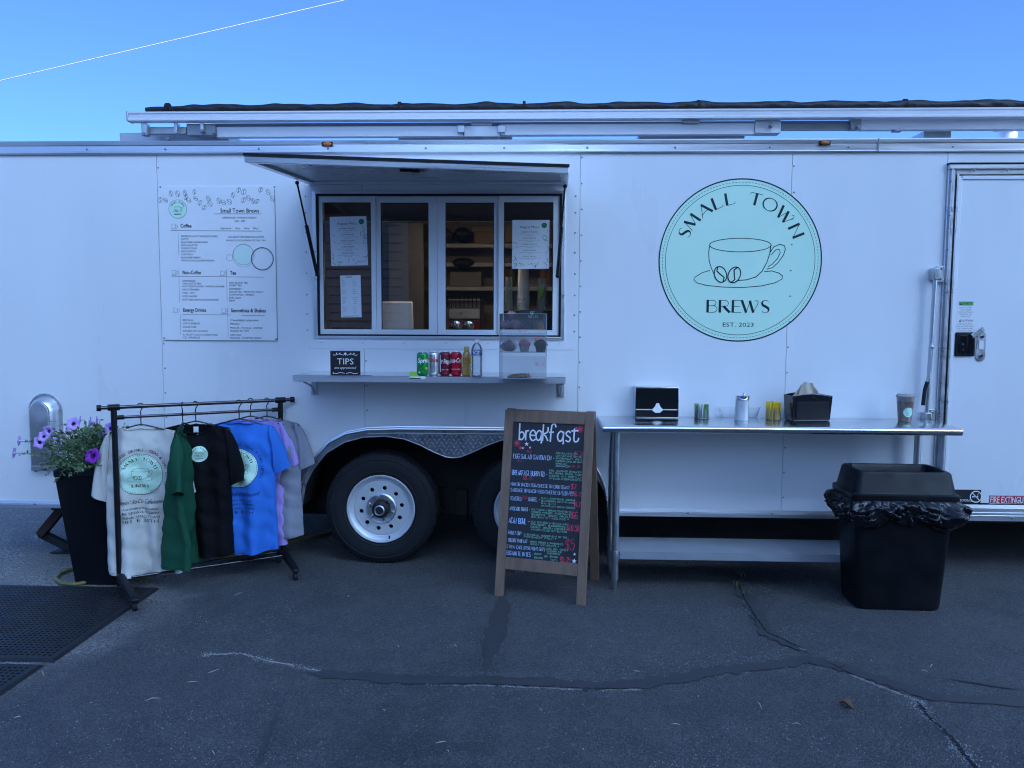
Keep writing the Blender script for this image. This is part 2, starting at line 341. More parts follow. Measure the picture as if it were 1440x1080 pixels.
# ------------------------------------------------------------------ ground
def ground_mat():
    m = bpy.data.materials.new('asphalt'); m.use_nodes = True; MATS['asphalt'] = m
    n, l = m.node_tree.nodes, m.node_tree.links; b = n['Principled BSDF']
    tc = n.new('ShaderNodeTexCoord'); O = tc.outputs['Object']
    def noise(s, d=3, r=.55):
        x = n.new('ShaderNodeTexNoise'); x.inputs['Scale'].default_value = s; x.inputs['Detail'].default_value = d; x.inputs['Roughness'].default_value = r; l.new(O, x.inputs[0]); return x.outputs[0]
    def math_(op, a, c, clamp=False):
        x = n.new('ShaderNodeMath'); x.operation = op; x.use_clamp = clamp
        for i, q in enumerate((a, c)):
            if isinstance(q, (int, float)): x.inputs[i].default_value = q
            else: l.new(q, x.inputs[i])
        return x.outputs[0]
    def rng(v, a, c, lo=0., hi=1.):
        x = n.new('ShaderNodeMapRange'); x.inputs[1].default_value = a; x.inputs[2].default_value = c; x.inputs[3].default_value = lo; x.inputs[4].default_value = hi; l.new(v, x.inputs[0]); return x.outputs[0]
    def mixc(f, a, c):
        x = n.new('ShaderNodeMix'); x.data_type = 'RGBA'; l.new(f, x.inputs[0])
        for i, q in ((6, a), (7, c)):
            if isinstance(q, tuple): x.inputs[i].default_value = (*q, 1)
            else: l.new(q, x.inputs[i])
        return x.outputs[2]
    vor = n.new('ShaderNodeTexVoronoi'); vor.inputs['Scale'].default_value = 150; l.new(O, vor.inputs[0])
    cell = n.new('ShaderNodeSeparateColor'); l.new(vor.outputs['Color'], cell.inputs[0])
    big, mid, fine = noise(.55, 4), noise(5.5, 5, .65), noise(210, 2)
    sealed = mixc(rng(big, .35, .65), (.082, .083, .086), (.165, .165, .166))
    sealed = mixc(rng(mid, .42, .75), sealed, (.195, .192, .187))
    sealed = mixc(rng(noise(1.1, 6, .62), .52, .68, 0., .55), sealed, (.050, .050, .053))
    grain = noise(95, 2, .6)
    sealed = mixc(rng(grain, .58, .72, 0., .5), sealed, (.26, .255, .25))
    # worn spots where pale aggregate shows through the seal coat
    worn = math_('MULTIPLY', rng(noise(2.1, 6, .7), .56, .74), rng(cell.outputs[0], .66, .7))
    sealed = mixc(math_('MULTIPLY', worn, .85, True), sealed, (.30, .29, .28))
    sealed = mixc(rng(cell.outputs[1], .985, .988), sealed, (.22, .21, .20))
    sealed = mixc(rng(cell.outputs[2], .0, 1., 0., .55), sealed, (.038, .038, .041))
    sealed = mixc(rng(cell.outputs[0], .72, .95, 0., .45), sealed, (.25, .245, .24))
    old = mixc(rng(cell.outputs[0], .3, .75), (.15, .142, .135), (.52, .495, .46))
    old = mixc(rng(mid, .4, .7), old, (.31, .293, .275))
    sx = n.new('ShaderNodeSeparateXYZ'); l.new(O, sx.inputs[0])
    edge = math_('ADD', sx.outputs[0], math_('MULTIPLY', math_('SUBTRACT', noise(1.4, 5, .6), .5), 1.5))
    edge = math_('SUBTRACT', edge, math_('MULTIPLY', math_('MAXIMUM', math_('ADD', sx.outputs[1], .4), 0.), .55))
    f_old = rng(edge, -2.42, -1.95, 1., 0.)
    col = mixc(f_old, sealed, old)
    col = mixc(rng(fine, .3, .7), mixc(rng(fine, 0, 1), col, (.0, .0, .0)), col)
    l.new(col, b.inputs['Base Color'])
    l.new(rng(mid, .3, .7, .62, .85), b.inputs['Roughness']); b.inputs['Specular IOR Level'].default_value = .35
    h = math_('ADD', math_('MULTIPLY', vor.outputs['Distance'], -1.2), math_('ADD', math_('MULTIPLY', fine, .5), math_('MULTIPLY', noise(30, 4), .9)))
    bp = n.new('ShaderNodeBump'); bp.inputs['Strength'].default_value = .9; bp.inputs['Distance'].default_value = .008
    l.new(h, bp.inputs['Height']); l.new(bp.outputs[0], b.inputs['Normal'])
    return m
ASPH = ground_mat()
gm = MB(); gm.grid(lambda u, v: (-150+300*u, -150+300*v, 0), 2, 2)
ground = tag(gm.build('ground', ASPH, smooth=0), 'dark worn asphalt lot under and around the white trailer', None, kind='structure')
TAR = mat('tar', (.054, .054, .057), .6, var=.45, scale=22, bump=.5, bscale=120, bdist=.004)
PALE = mat('pale_grit', (.26, .25, .235), .9, var=.35, scale=60, bump=.5, bscale=200)
def seam(pts, w, m, z, name, jag=.35, n=10):
    q = [G(*p) for p in pts]; L = []
    for k in range(len(q)-1):
        for i in range(n): L.append(q[k].lerp(q[k+1], i/n))
    L.append(q[-1]); mb = MB(); N = len(L)
    for k, p in enumerate(L):
        t = (L[min(k+1, N-1)]-L[max(k-1, 0)]).normalized(); nn = Vector((-t.y, t.x, 0)); tp = min(1, k/6, (N-1-k)/6)+.05
        c = p + nn*random.uniform(-.25, .25)*w*jag
        mb.v += [tuple(c+nn*w*.5*tp*random.uniform(1-jag, 1+jag)+Vector((0, 0, z))), tuple(c-nn*w*.5*tp*random.uniform(1-jag, 1+jag)+Vector((0, 0, z)))]
    mb.f = [(2*k, 2*k+1, 2*k+3, 2*k+2) for k in range(N-1)]
    return mb.build(name, m, ground, smooth=0)
main_crack = [(430, 946), (480, 950), (580, 957), (680, 957), (780, 960), (847, 967), (947, 957), (1013, 943), (1080, 937), (1133, 928), (1180, 937), (1247, 960), (1313, 980), (1440, 990), (1560, 1000)]
seam(main_crack, .075, TAR, .004, 'tar_seam')
seam([(712, 828), (700, 880), (682, 945)], .09, TAR, .0045, 'tar_seam', .3)
seam([(1030, 800), (1037, 820), (1060, 860), (1080, 893), (1137, 920)], .07, TAR, .005, 'tar_seam', .5)
seam([(1330, 955), (1380, 962), (1440, 972)], .02, TAR, .0055, 'tar_seam', .6)
seam([(392, 1000), (375, 1040), (360, 1090)], .018, TAR, .0055, 'tar_seam', .7)
CRACKS = [([(285, 921), (340, 919), (380, 930), (425, 938), (470, 949), (505, 952)], .014), ([(600, 962), (700, 964), (800, 969), (900, 970)], .008), ([(1165, 932), (1190, 946), (1240, 966), (1300, 988)], .010), ([(1290, 988), (1306, 1010), (1340, 1040), (1367, 1076), (1400, 1110)], .022), ([(1036, 812), (1045, 840), (1062, 868), (1078, 890), (1132, 915)], .016)]
CRK = mat('crack_void', (.012, .012, .013), .9)
for pts_, w_ in CRACKS[1:]: seam(pts_, w_*.55, CRK, .0062, 'crack', .9, 22)
def crack_pt():
    pts_, w_ = random.choice(CRACKS); k = random.randrange(len(pts_)-1); t = random.random()
    q = G(*pts_[k]).lerp(G(*pts_[k+1]), t); n_ = sin(q.x*31)*sin(q.x*13+q.y*17)
    return random.gauss(q.x, w_*(.55+.5*n_)), random.gauss(q.y, w_*(.55+.5*n_))
# loose grit
def grit(n, fn, name, m, r0, r1, label):
    mb = MB()
    for _ in range(n):
        x, y = fn(); r = random.uniform(r0, r1)
        a = random.uniform(0, 6.28); pts = [(x+r*random.uniform(.6, 1.2)*cos(a+i*pi/2), y+r*random.uniform(.6, 1.2)*sin(a+i*pi/2), 0) for i in range(4)]
        mb.add(pts+[(x, y, r*random.uniform(.7, 1.3))], [(0, 1, 4), (1, 2, 4), (2, 3, 4), (3, 0, 4)])
    return tag(mb.build(name, m, smooth=0), label, 'grit', kind='stuff')
GRIT = mat('grit_stone', (.34, .33, .32), .8, var=.4, scale=40)
cl = [(G(random.uniform(0, 1440), random.uniform(860, 1080)), random.uniform(.06, .22)) for _ in range(46)]
cl += [(G(random.uniform(960, 1180), random.uniform(915, 945)), .1) for _ in range(8)] + [(G(1060, 865), .07), (G(900, 950), .2), (G(260, 1075), .1), (G(350, 1068), .1)]
def gfn():
    if random.random() < .72:
        c, s = random.choice(cl); return random.gauss(c.x, s), random.gauss(c.y, s*.5)
    return random.uniform(-3.6, 3.6), random.uniform(-3, .3)
grit(3400, crack_pt, 'crack_grit', GRIT, .0014, .0042, 'pale grit gathered along the cracks in the asphalt')
grit(2600, gfn, 'loose_grit', GRIT, .0012, .0036, 'pale loose grit scattered in drifts over dark asphalt')

# ------------------------------------------------------------------ trailer
XL, XR, ZB, ZT, YB = -3.53, 5.05, .36, 2.585, 2.55
trailer = thing('food_trailer', 'long white enclosed coffee trailer with open serving hatch and round mint badge', 'trailer', (0, 0, 0))
w1 = P(535, 718, .03); wx1 = w1.x; wx2 = P(743, 722, .03).x; XC = (wx1+wx2)/2; WR = .362
outl = [(q.x, q.z) for q in (P(x, y, -.02) for x, y in ((423.5, 712), (425, 700), (428, 682), (435, 660), (447, 640), (464, 622), (487, 610), (517, 604.5), (560, 603.2)))]
outer = outl + [(2*XC-x, z) for x, z in reversed(outl)]
innl = [(q.x, q.z) for q in (P(x, y, -.02) for x, y in ((424.5, 712), (427, 688), (441, 660), (459, 637), (485, 621.5), (511, 614.5), (542, 613), (569, 617), (591, 625.5), (611, 635.5), (627, 642)))]
inner = innl + [(XC, innl[-1][1]-.006)] + [(2*XC-x, z) for x, z in reversed(innl)]
def archz(x):
    for (a, za), (b, zb) in zip(outer, outer[1:]):
        if a <= x <= b: return za+(zb-za)*(x-a)/max(1e-6, b-a)
    return ZB
WX0, WX1, WZ0, WZ1 = -1.402, .150, 1.447, 2.352
SE = [XL, -2.372, -1.092, .238, 1.505, 2.418]
def arch_between(a, b):
    return [(a, archz(a))]+[(x, z-.004) for x, z in outer if a < x < b]+[(b, archz(b))]
g = .0015
ax0, ax1 = outer[0][0], outer[-1][0]
polys = [[(SE[0], ZB), (SE[1]-g, ZB), (SE[1]-g, ZT), (SE[0], ZT)],
  [(SE[1]+g, ZB), (ax0, ZB)]+arch_between(ax0+1e-4, SE[2]-g)+[(SE[2]-g, WZ0), (WX0, WZ0), (WX0, WZ1), (SE[2]-g, WZ1), (SE[2]-g, ZT), (SE[1]+g, ZT)],
  arch_between(SE[2]+g, SE[3]-g)+[(SE[3]-g, ZT), (SE[2]+g, ZT), (SE[2]+g, WZ1), (WX1, WZ1), (WX1, WZ0), (SE[2]+g, WZ0)],
  arch_between(SE[3]+g, ax1-1e-4)+[(ax1, ZB), (SE[4]-g, ZB), (SE[4]-g, ZT), (SE[3]+g, ZT)],
  [(SE[4]+g, ZB), (SE[5]-g, ZB), (SE[5]-g, ZT), (SE[4]+g, ZT)],
  [(SE[5]+g, 2.50), (3.39, 2.50), (3.39, ZT), (SE[5]+g, ZT)],
  [(3.39+g, ZB), (XR, ZB), (XR, ZT), (3.39+g, ZT)]]
for i, pl in enumerate(polys): MB().prism(pl, 0, .008).build('side_panel', WHITE, trailer, smooth=0)
# body shell
box('backing_strip', (SE[1]-.03, .0085, ZB), (SE[1]+.03, .014, ZT), WHITE2, trailer)
for s_ in SE[2:5]: box('backing_strip', (s_-.03, .0085, 1.0), (s_+.03, .014, 1.44), WHITE2, trailer); box('backing_strip', (s_-.03, .0085, 2.36), (s_+.03, .014, ZT), WHITE2, trailer)
for s_ in SE[3:5]: box('backing_strip', (s_-.03, .0086, 1.441), (s_+.03, .0139, 2.359), WHITE2, trailer)
box('backing_strip', (SE[4]-.03, .0085, ZB), (SE[4]+.03, .014, .999), WHITE2, trailer)
box('roof', (XL, 0.0, 2.60), (XR, YB, 2.645), ALU_D, trailer)
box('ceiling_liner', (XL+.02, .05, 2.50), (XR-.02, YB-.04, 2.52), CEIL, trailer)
box('floor', (XL+.01, .43, .37), (XR-.01, YB-.01, .46), CHASS, trailer)
box('floor', (XL+.01, .016, .37), (ax0-.03, .429, .46), CHASS, trailer); box('floor', (ax1+.03, .016, .37), (XR-.01, .429, .46), CHASS, trailer)
box('rear_wall', (XL, YB-.03, ZB), (XR, YB, 2.598), WHITE, trailer)
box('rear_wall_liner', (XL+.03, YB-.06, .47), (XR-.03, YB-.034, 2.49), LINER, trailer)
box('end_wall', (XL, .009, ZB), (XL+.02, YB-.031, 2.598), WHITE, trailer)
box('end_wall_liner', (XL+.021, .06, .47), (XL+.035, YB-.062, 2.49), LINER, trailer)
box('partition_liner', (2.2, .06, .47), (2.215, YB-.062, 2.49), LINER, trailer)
MB().prism([(XR-.02, 0), (XR, 0), (XR+.75, 0), (XR, 0)], 0, .001)
nose = MB(); nose.add([(XR, .0, ZB), (XR+.8, YB/2, ZB), (XR, YB, ZB), (XR, .0, 2.62), (XR+.8, YB/2, 2.62), (XR, YB, 2.62)], [(0, 1, 4, 3), (1, 2, 5, 4), (0, 2, 1), (3, 4, 5), (0, 3, 5, 2)])
nose.build('nose', WHITE, trailer, smooth=0)
front_liner = MB()
for a, b in (((XL+.04, .035, .93), (WX0-.02, .05, 2.49)), ((WX1+.02, .035, .93), (2.2, .05, 2.49)), ((WX0-.019, .035, .90), (WX1+.019, .05, WZ0-.02)), ((WX0-.019, .035, WZ1+.02), (WX1+.019, .05, 2.49))): front_liner.box(a, b)
front_liner.build('front_liner', LINER, trailer, smooth=0)
# top rail, bottom rail, screws
def rail(name, z0, z1, prof, m, x0=XL-.004, x1=XR):
    n = len(prof); L = [[(x, -d, z0+(z1-z0)*t) for d, t in prof] for x in (x0, x1)]
    return MB().loops(L).build(name, m, trailer, smooth=20)
rail('top_rail', 2.572, 2.655, [(-.004, 0), (.012, 0), (.014, .12), (.010, .16), (.010, .62), (.014, .68), (.016, .9), (.010, 1), (-.02, 1.0)], ALU)
box('rail_joint', (2.0, -.0125, 2.575), (2.004, -.0185, 2.655), SCREW, trailer)
rail('bottom_rail', .352, .398, [(-.004, 0), (.012, 0), (.012, .45), (.009, .5), (.012, .6), (.007, 1), (-.004, 1)], ALU, XL-.004, ax0-.005)
rail('bottom_rail', .352, .398, [(-.004, 0), (.012, 0), (.012, .45), (.009, .5), (.012, .6), (.007, 1), (-.004, 1)], ALU, ax1+.005, 2.40)
rail('door_sill', .352, .452, [(-.004, 0), (.014, 0), (.014, .27), (.009, .3), (.016, .36), (.016, .5), (.010, .54), (.010, .74), (.014, .78), (.008, 1), (-.004, 1)], ALU, 2.404, 3.40)
rail('bottom_rail', .352, .398, [(-.004, 0), (.012, 0), (.012, .45), (.009, .5), (.012, .6), (.007, 1), (-.004, 1)], ALU, 3.404, XR)
sm = MB()
def screw(x, z, y=0., r=.006): sm.lathe([(r, 0), (r*.9, .002), (r*.4, .0038)], 8, Matrix.Translation((x, y, z)) @ Matrix.Rotation(pi/2, 4, 'X'), cap0=False)
x = XL+.2
while x < XR: screw(x+random.uniform(-.05, .05), 2.605, -.011, .0075); screw(x+.1, .377, -.0125, .006) if not ax0-.05 < x+.1 < ax1+.05 else 0; x += .52
for s_ in SE[1:5]:
    z = .48 if s_ not in (SE[2], SE[3]) else 1.0
    while z < 2.56:
        if not (s_ == SE[2] and WZ0-.04 < z < WZ1+.04): screw(s_+random.uniform(.010, .016)*(1 if s_ != SE[3] else .8), z, 0, .0055)
        z += .155
for z in (1.50, 1.6, 1.72, 1.85, 1.98, 2.1, 2.22, 2.32): screw(WX0-.045, z, 0, .005); screw(WX1+.062, z, 0, .006)
for x in (-1.36, -1.1, -.84, -.58, -.32, -.06, .12): screw(x, WZ0-.025, 0, .005)
for x in (2.6, 2.9, 3.2): screw(x, .372, -.0145, .006)
for x in (2.56, 2.75, 2.95, 3.15): screw(x, 2.462, -.0305, .007)
for z in [1.0+.2*k for k in range(8)]: screw(2.428, z, -.0305, .005)
tag(sm.build('screws', SCREW, trailer), None, None, kind='stuff')
for px, py in ((460, 202.5), (1160, 201)):
    q = P(px, py, -.02); ml = box('marker_light', (q.x-.034, -.024, q.z-.012), (q.x+.034, -.0165, q.z+.013), BLK, trailer, .004)
    MB().ball((q.x, -.024, q.z), .012, 12, 8, (2.3, .9, .95)).build('lens', AMBER, ml)
# belt line under the window
box('window_apron', (WX0-.035, -.003, WZ0-.062), (WX1+.06, 0, WZ0-.012), WHITE2, trailer, .001)

# ---- window
win = thing('serving_window', None, None); win.parent = trailer
fr = MB()
for a, b in (((WX0, -.012, WZ0), (WX0+.022, .05, WZ1)), ((WX1-.022, -.012, WZ0), (WX1, .05, WZ1)), ((WX0+.022, -.012, WZ0), (WX1-.022, .05, WZ0+.018)), ((WX0+.022, -.012, WZ1-.018), (WX1-.022, .05, WZ1))): fr.box(a, b)
fr.build('outer_frame', ALU, win, .002)
gk = MB()
a0, a1, b0, b1 = WX0+.022, WX1-.022, WZ0+.018, WZ1-.018
for a, b in (((a0, -.006, b0), (a0+.012, .05, b1)), ((a1-.012, -.006, b0), (a1, .05, b1)), ((a0+.012, -.006, b0), (a1-.012, .05, b0+.01)), ((a0+.012, -.006, b1-.012), (a1-.012, .05, b1))): gk.box(a, b)
gk.build('gasket', RUB, win)
a0 += .012; a1 -= .012; b0 += .01; b1 -= .012
panes = []
edges = [a0] + [P(x, 380, .02).x for x in (529.5, 615, 701)] + [a1]
gl = [(P(l, 380, .02).x, P(r, 380, .02).x) for l, r in ((455.5, 523), (536, 603), (626.5, 694.5), (708.5, 777.5))]
gz0, gz1 = P(600, 463.5, .02).z, P(600, 285, .02).z
for i in range(4):
    y = .004 if i in (0, 3) else .016
    sash = MB(); e0, e1 = edges[i]+.001, edges[i+1]-.001; p0, p1 = gl[i]
    for a, b in (((e0, y, b0), (p0, y+.03, b1)), ((p1, y, b0), (e1, y+.03, b1)), ((p0, y, b0), (p1, y+.03, gz0)), ((p0, y, gz1), (p1, y+.03, b1))): sash.box(a, b)
    so = sash.build('sash', WHITE2, win, smooth=0)
    box('pane', (p0-.002, y+.013, gz0-.002), (p1+.002, y+.017, gz1+.002), GLASS, so)
    bd = MB()
    for a, b in (((p0, y+.005, gz0), (p0+.004, y+.012, gz1)), ((p1-.004, y+.005, gz0), (p1, y+.012, gz1)), ((p0+.004, y+.005, gz0), (p1-.004, y+.012, gz0+.004)), ((p0+.004, y+.005, gz1-.004), (p1-.004, y+.012, gz1))): bd.box(a, b)
    bd.build('glazing_bead', RUB, so, smooth=0)
# ---- hatch
HL, HR = WX0-.02, WX1+.015
fl, frr = P(343.5, 227, -1.0), P(800, 243, -1.0)
hin_l, hin_r = Vector((HL, -.022, 2.392)), Vector((HR, -.022, 2.392))
hatch = thing('serving_hatch', None, None); hatch.parent = trailer
nrm = ((hin_r-hin_l).cross(fl-hin_l)).normalized()
if nrm.z < 0: nrm = -nrm
def hp(u, v, d): return hin_l.lerp(hin_r, u).lerp(fl.lerp(frr, u), v) + nrm*d
def hbox(name, u0, u1, v0, v1, d0, d1, m, bevel=0):
    return MB().hexa([hp(u0, v0, d0), hp(u1, v0, d0), hp(u1, v1, d0), hp(u0, v1, d0)], [hp(u0, v0, d1), hp(u1, v0, d1), hp(u1, v1, d1), hp(u0, v1, d1)]).build(name, m, hatch, bevel, smooth=0)
hbox('hatch_skin', 0, 1, 0, 1.0, .026, .034, WHITE)
hbox('hatch_liner', .03, .97, .035, .955, .012, .020, mat('hatch_liner', (.42, .44, .48), .3, var=.05, scale=2))
for nm, a in (('hatch_rail', (0, 1, .958, 1.0, -.004, .0255)), ('hatch_rail', (0, .028, .04, .957, -.004, .0255)), ('hatch_rail', (.972, 1, .04, .957, -.004, .0255)), ('hatch_rail', (0, 1, 0, .039, .002, .0255))): hbox(nm, *a, ALU, .003)
hbox('edge_seal', -.002, 1.002, .992, 1.006, .027, .040, RUB)
hbox('latch', .475, .535, .90, .95, -.016, -.0045, BLK); hbox('latch_plate', .465, .55, .80, .895, -.012, .0115, ALU)
hbox('latch_handle', .50, .52, .70, .84, -.022, -.0125, GALV)
for u in (.2, .8): MB().lathe([(.009, -.006), (.009, 0)], 8, Matrix.Translation(hp(u, .975, -.003))).build('rail_bolt', SCREW, hatch)
box('hinge', (HL, -.030, 2.388), (HR, -.001, 2.412), ALU, trailer, .004)
def strut(a, b):
    a, b = Vector(a), Vector(b); s_ = MB().cyl(a.lerp(b, .45), b, .011).build('gas_strut', BLKG, trailer)
    MB().cyl(a, a.lerp(b, .47), .0055).build('strut_rod', BLKG, s_); MB().ball(a, .012).build('strut_joint', BLK, s_); MB().ball(b, .013).build('strut_joint', BLK, s_)
strut(hp(.006, .24, -.02), P(446, 386, -.045)); strut(hp(.988, .05, -.02), P(784, 388, -.05))
# ---- serving shelf under the window
SZ = 1.243; SY = -.39
sl0, sl1 = P(411.5, 531, SY).x, P(795.5, 534, SY).x
shelf = box('serving_shelf', (sl0, SY, SZ-.0015), (sl1, -.001, SZ), STEEL, trailer)
sf = MB().box((sl0, SY, SZ-.036), (sl1, SY+.003, SZ-.0016)).box((sl0, SY+.003, SZ-.036), (sl0+.003, -.002, SZ-.0016)).box((sl1-.003, SY+.003, SZ-.036), (sl1, -.002, SZ-.0016))
sf.build('shelf_apron', mat('apron_steel', (.62, .63, .65), .42, .85, var=.12, scale=12, stretch=(.1, 1, 1)), shelf, smooth=0)
for bx in (P(436, 550, -.1).x, P(789.5, 552, -.1).x):
    b = MB().box((bx-.02, -.008, SZ-.15), (bx+.02, -.001, SZ-.037)).box((bx-.018, -.26, SZ-.048), (bx+.018, -.009, SZ-.037))
    br = b.build('bracket', ALU_D, shelf, .001); MB().tube([(bx, -.22, SZ-.05), (bx, -.06, SZ-.09), (bx, -.012, SZ-.135)], .007).build('bracket_stay', ALU_D, br)
# ---- wheels
RM = Matrix.Rotation(pi/2, 4, 'X')      # local +z -> -y (towards the viewer)
def wheel(x):
    w = thing('wheel', None, None, (x, .035, WR)); w.parent = trailer
    pr = [(.205, -.20), (.29, -.218), (.335, -.205), (.355, -.185), (WR, -.165), (WR, -.14), (.352, -.138), (.352, -.128), (WR, -.126), (WR, -.098), (.352, -.096), (.352, -.086), (WR, -.084), (WR, -.055), (.356, -.036), (.349, -.026), (.350, -.021), (.340, -.012), (.318, -.002), (.314, -.004), (.300, .001), (.270, .002), (.245, -.002), (.240, .0), (.234, -.004), (.222, -.012), (.205, -.016)]
    ty = MB().lathe(pr, 72, RM, False, False).build('tyre', RUB, w, smooth=28)
    tr = MB()
    for i in range(90):
        a = 2*pi*i/90; M = Matrix.Rotation(a, 4, 'Y')
        tr.box((-.006, .030, .345), (.006, .048, .3585), M @ Matrix.Rotation(radians(18), 4, 'Z'))
    tag(tr.build('tread_blocks', RUB, ty, smooth=0), None, None, kind='stuff')
    rim = MB().lathe([(.19, -.19), (.2, -.03), (.219, -.016), (.220, -.004), (.216, .001), (.209, -.001), (.205, -.012), (.192, -.020), (.183, -.032), (.178, -.034), (.172, -.028), (.160, -.028), (.1555, -.034)], 64, RM, False, False).build('rim', MATS['wheel_silver'], w, smooth=25)
    cu = bpy.data.curves.new('disc', 'CURVE'); cu.dimensions = '2D'; cu.fill_mode = 'BOTH'; cu.extrude = .003; cu.bevel_depth = .002; cu.bevel_resolution = 1
    def circ(cx, cy, r, n=32):
        sp = cu.splines.new('POLY'); sp.points.add(n-1); sp.use_cyclic_u = True
        for i in range(n): sp.points[i].co = (cx+r*cos(2*pi*i/n), cy+r*sin(2*pi*i/n), 0, 1)
    circ(0, 0, .158, 64); circ(0, 0, .045, 32)
    for i in range(10): a = radians(18+36*i-9); circ(.132*cos(a), .132*sin(a), .0155, 16)
    ob = bpy.data.objects.new('d', cu); me = ob.to_mesh().copy(); bpy.data.objects.remove(ob)
    me.transform(Matrix.Translation((0, .034, 0)) @ RM); me.materials.append(MATS['wheel_silver'])
    me.polygons.foreach_set('use_smooth', [True]*len(me.polygons)); me.set_sharp_from_angle(angle=radians(30))
    dk = bpy.data.objects.new('wheel_disc', me); COL.objects.link(dk); dk.parent = rim
    MB().lathe([(.15, -.09), (.15, -.086)], 32, RM).build('brake_drum', CHASS, rim)
    MB().lathe([(.098, -.032), (.098, -.022), (.090, -.016), (.084, -.018), (.06, -.018)], 40, RM, False, False).build('hub_ring', GALV, rim)
    h = MB().lathe([(.056, -.06), (.056, .006), (.050, .014), (.036, .018), (.034, .034), (.030, .038)], 32, RM).build('hub', CHASS, w)
    MB().lathe([(.034, .03), (.034, .042), (.029, .046), (.027, .041), (.024, .041)], 24, RM, False, False).build('hub_cap_ring', GALV, h)
    for i in range(6):
        a = radians(30+60*i+14); MB().lathe([(.0115, -.022), (.0115, -.004), (.008, .0)], 6, Matrix.Translation((.074*cos(a), 0, .074*sin(a))) @ RM).build('lug_nut', CHROME, rim, smooth=0)
    MB().cyl((.055, -.0, -.175), (.06, -.028, -.18), .005).build('valve_stem', RUB, rim)
    return w
mat('wheel_silver', (.62, .65, .68), .38, .35, var=.07, scale=7)
wheel(wx1); w2 = wheel(wx2)
# ---- wheel well and fender
ww = MB(); yb = .42
pts = outer
ww.loops([[(x, y, z-.006) for x, z in pts] for y in (.009, yb)], False, False, False)
ww.add([(pts[0][0]-.02, yb, .24), (pts[-1][0]+.02, yb, .24), (pts[-1][0]+.02, yb, .90), (pts[0][0]-.02, yb, .90)], [(0, 1, 2, 3)])
ww.build('wheel_well', CHASS, trailer, smooth=30)
fn = MB(); N = 60
def zi(x, L):
    for (a, za), (b, zb) in zip(L, L[1:]):
        if a <= x <= b: return za+(zb-za)*(x-a)/max(1e-6, b-a)
    return ZB
xs = sorted(set([round(x, 4) for x, z in outer]+[round(x, 4) for x, z in inner]+[outer[0][0]+(outer[-1][0]-outer[0][0])*i/80 for i in range(81)]))
fv = []
for x in xs:
    zo, z2 = zi(x, outer), zi(x, inner)
    fv.append((x, max(zo, z2+.001), z2))
PLATE = mat('tread_plate', (.36, .38, .40), .36, 1., var=.15, scale=14, rvar=.3)
m_ = MB(); n = len(fv)
for y in (-.035, -.031):
    m_.v += [(x, y, zo) for x, zo, z2 in fv]+[(x, y, z2) for x, zo, z2 in fv]
for i in range(n-1):
    m_.f += [(i, n+i, n+i+1, i+1), (2*n+i, 2*n+i+1, 3*n+i+1, 3*n+i), (n+i, 3*n+i, 3*n+i+1, n+i+1)]
fend = m_.build('fender', PLATE, trailer, smooth=30)
MB().loops([[(x, y, z+.002) for x, z in outer] for y in (-.036, .002)], False, False, False).build('fender_top', ALU, fend, smooth=35)
MB().tube([(x, -.038, z+.002) for x, z in outer], .0075, 8).build('fender_bead', ALU, fend)
MB().tube([(x, -.036, z-.026) for x, z in outer[7:-7]], .005, 8).build('fender_rib', ALU, fend)
MB().tube([(x, -.004, z+.010) for x, z in outer], .010, 8).build('fender_flange', ALU, fend)
MB().tube([(x, -.033, z) for x, z in inner], .004, 6).build('fender_lip', ALU_D, fend)
tb = MB(); k = 0; TRD = mat('tread_bar', (.75, .77, .80), .3, .6)
zz = innl[-1][1]-.02
row = 0
while zz < .9:
    xx = ax0+.01+(row % 2)*.015; c = row
    while xx < ax1-.01:
        zo, z2 = zi(xx, outer), zi(xx, inner)
        if z2+.012 < zz < zo-.040:
            a = pi/4 if (c % 2) else -pi/4
            dx, dz = .0150*cos(a), .0150*sin(a); wx, wz = -.0026*sin(a), .0026*cos(a); q = (xx, -.0350, zz)
            tb.add([(q[0]-dx, q[1], q[2]-dz), (q[0]-wx, q[1], q[2]-wz), (q[0]+dx, q[1], q[2]+dz), (q[0]+wx, q[1], q[2]+wz), (q[0], q[1]-.0028, q[2])], [(0, 1, 4), (1, 2, 4), (2, 3, 4), (3, 0, 4)])
        xx += .030; c += 1
    zz += .0215; row += 1
tag(tb.build('tread_pattern', TRD, fend, smooth=0), None, None, kind='stuff')
rv = MB()
for i in range(2, 26):
    x = ax0+(ax1-ax0)*i/27; rv.lathe([(.005, 0), (.003, .003)], 6, Matrix.Translation((x, -.0375, zi(x, outer)-.014)) @ RM)
tag(rv.build('rivets', SCREW, fend), None, None, kind='stuff')
# ---- chassis
for y in (.45, 2.05): box('frame_rail', (XL+.1, y, .22), (XR-.1, y+.06, .369), CHASS, trailer, .004)
for x in (-3.3, -2.8, -2.1, -1.5, .55, 1.2, 1.9, 2.6, 3.3, 4.0): box('cross_member', (x, .512, .30), (x+.05, 2.048, .368), CHASS, trailer)
for x in (wx1, wx2): MB().cyl((x, .28, .33), (x, 2.3, .33), .04).build('axle', CHASS, trailer)
box('equaliser_hanger', (XC-.03, .38, .24), (XC+.05, .44, .42), CHASS, trailer, .004)
for x in (wx1, wx2): box('leaf_spring', (x-.36, .33, .27), (x+.36, .385, .30), CHASS, trailer, .004)
for x in (wx1+.25, wx2-.2): MB().tube([(x-.3, .43, .5), (x-.1, .41, .42), (x+.1, .40, .45), (x+.3, .42, .38)], .008, 6).build('brake_line', CHASS, trailer)
for x in (.62, 2.05, 3.5): box('underbody_light_blocker', (x, .95, .09), (x+1.3, 2.0, .2995), CHASS, trailer, .03)  # dark boxes added to stop far-side light reaching the ground underneath
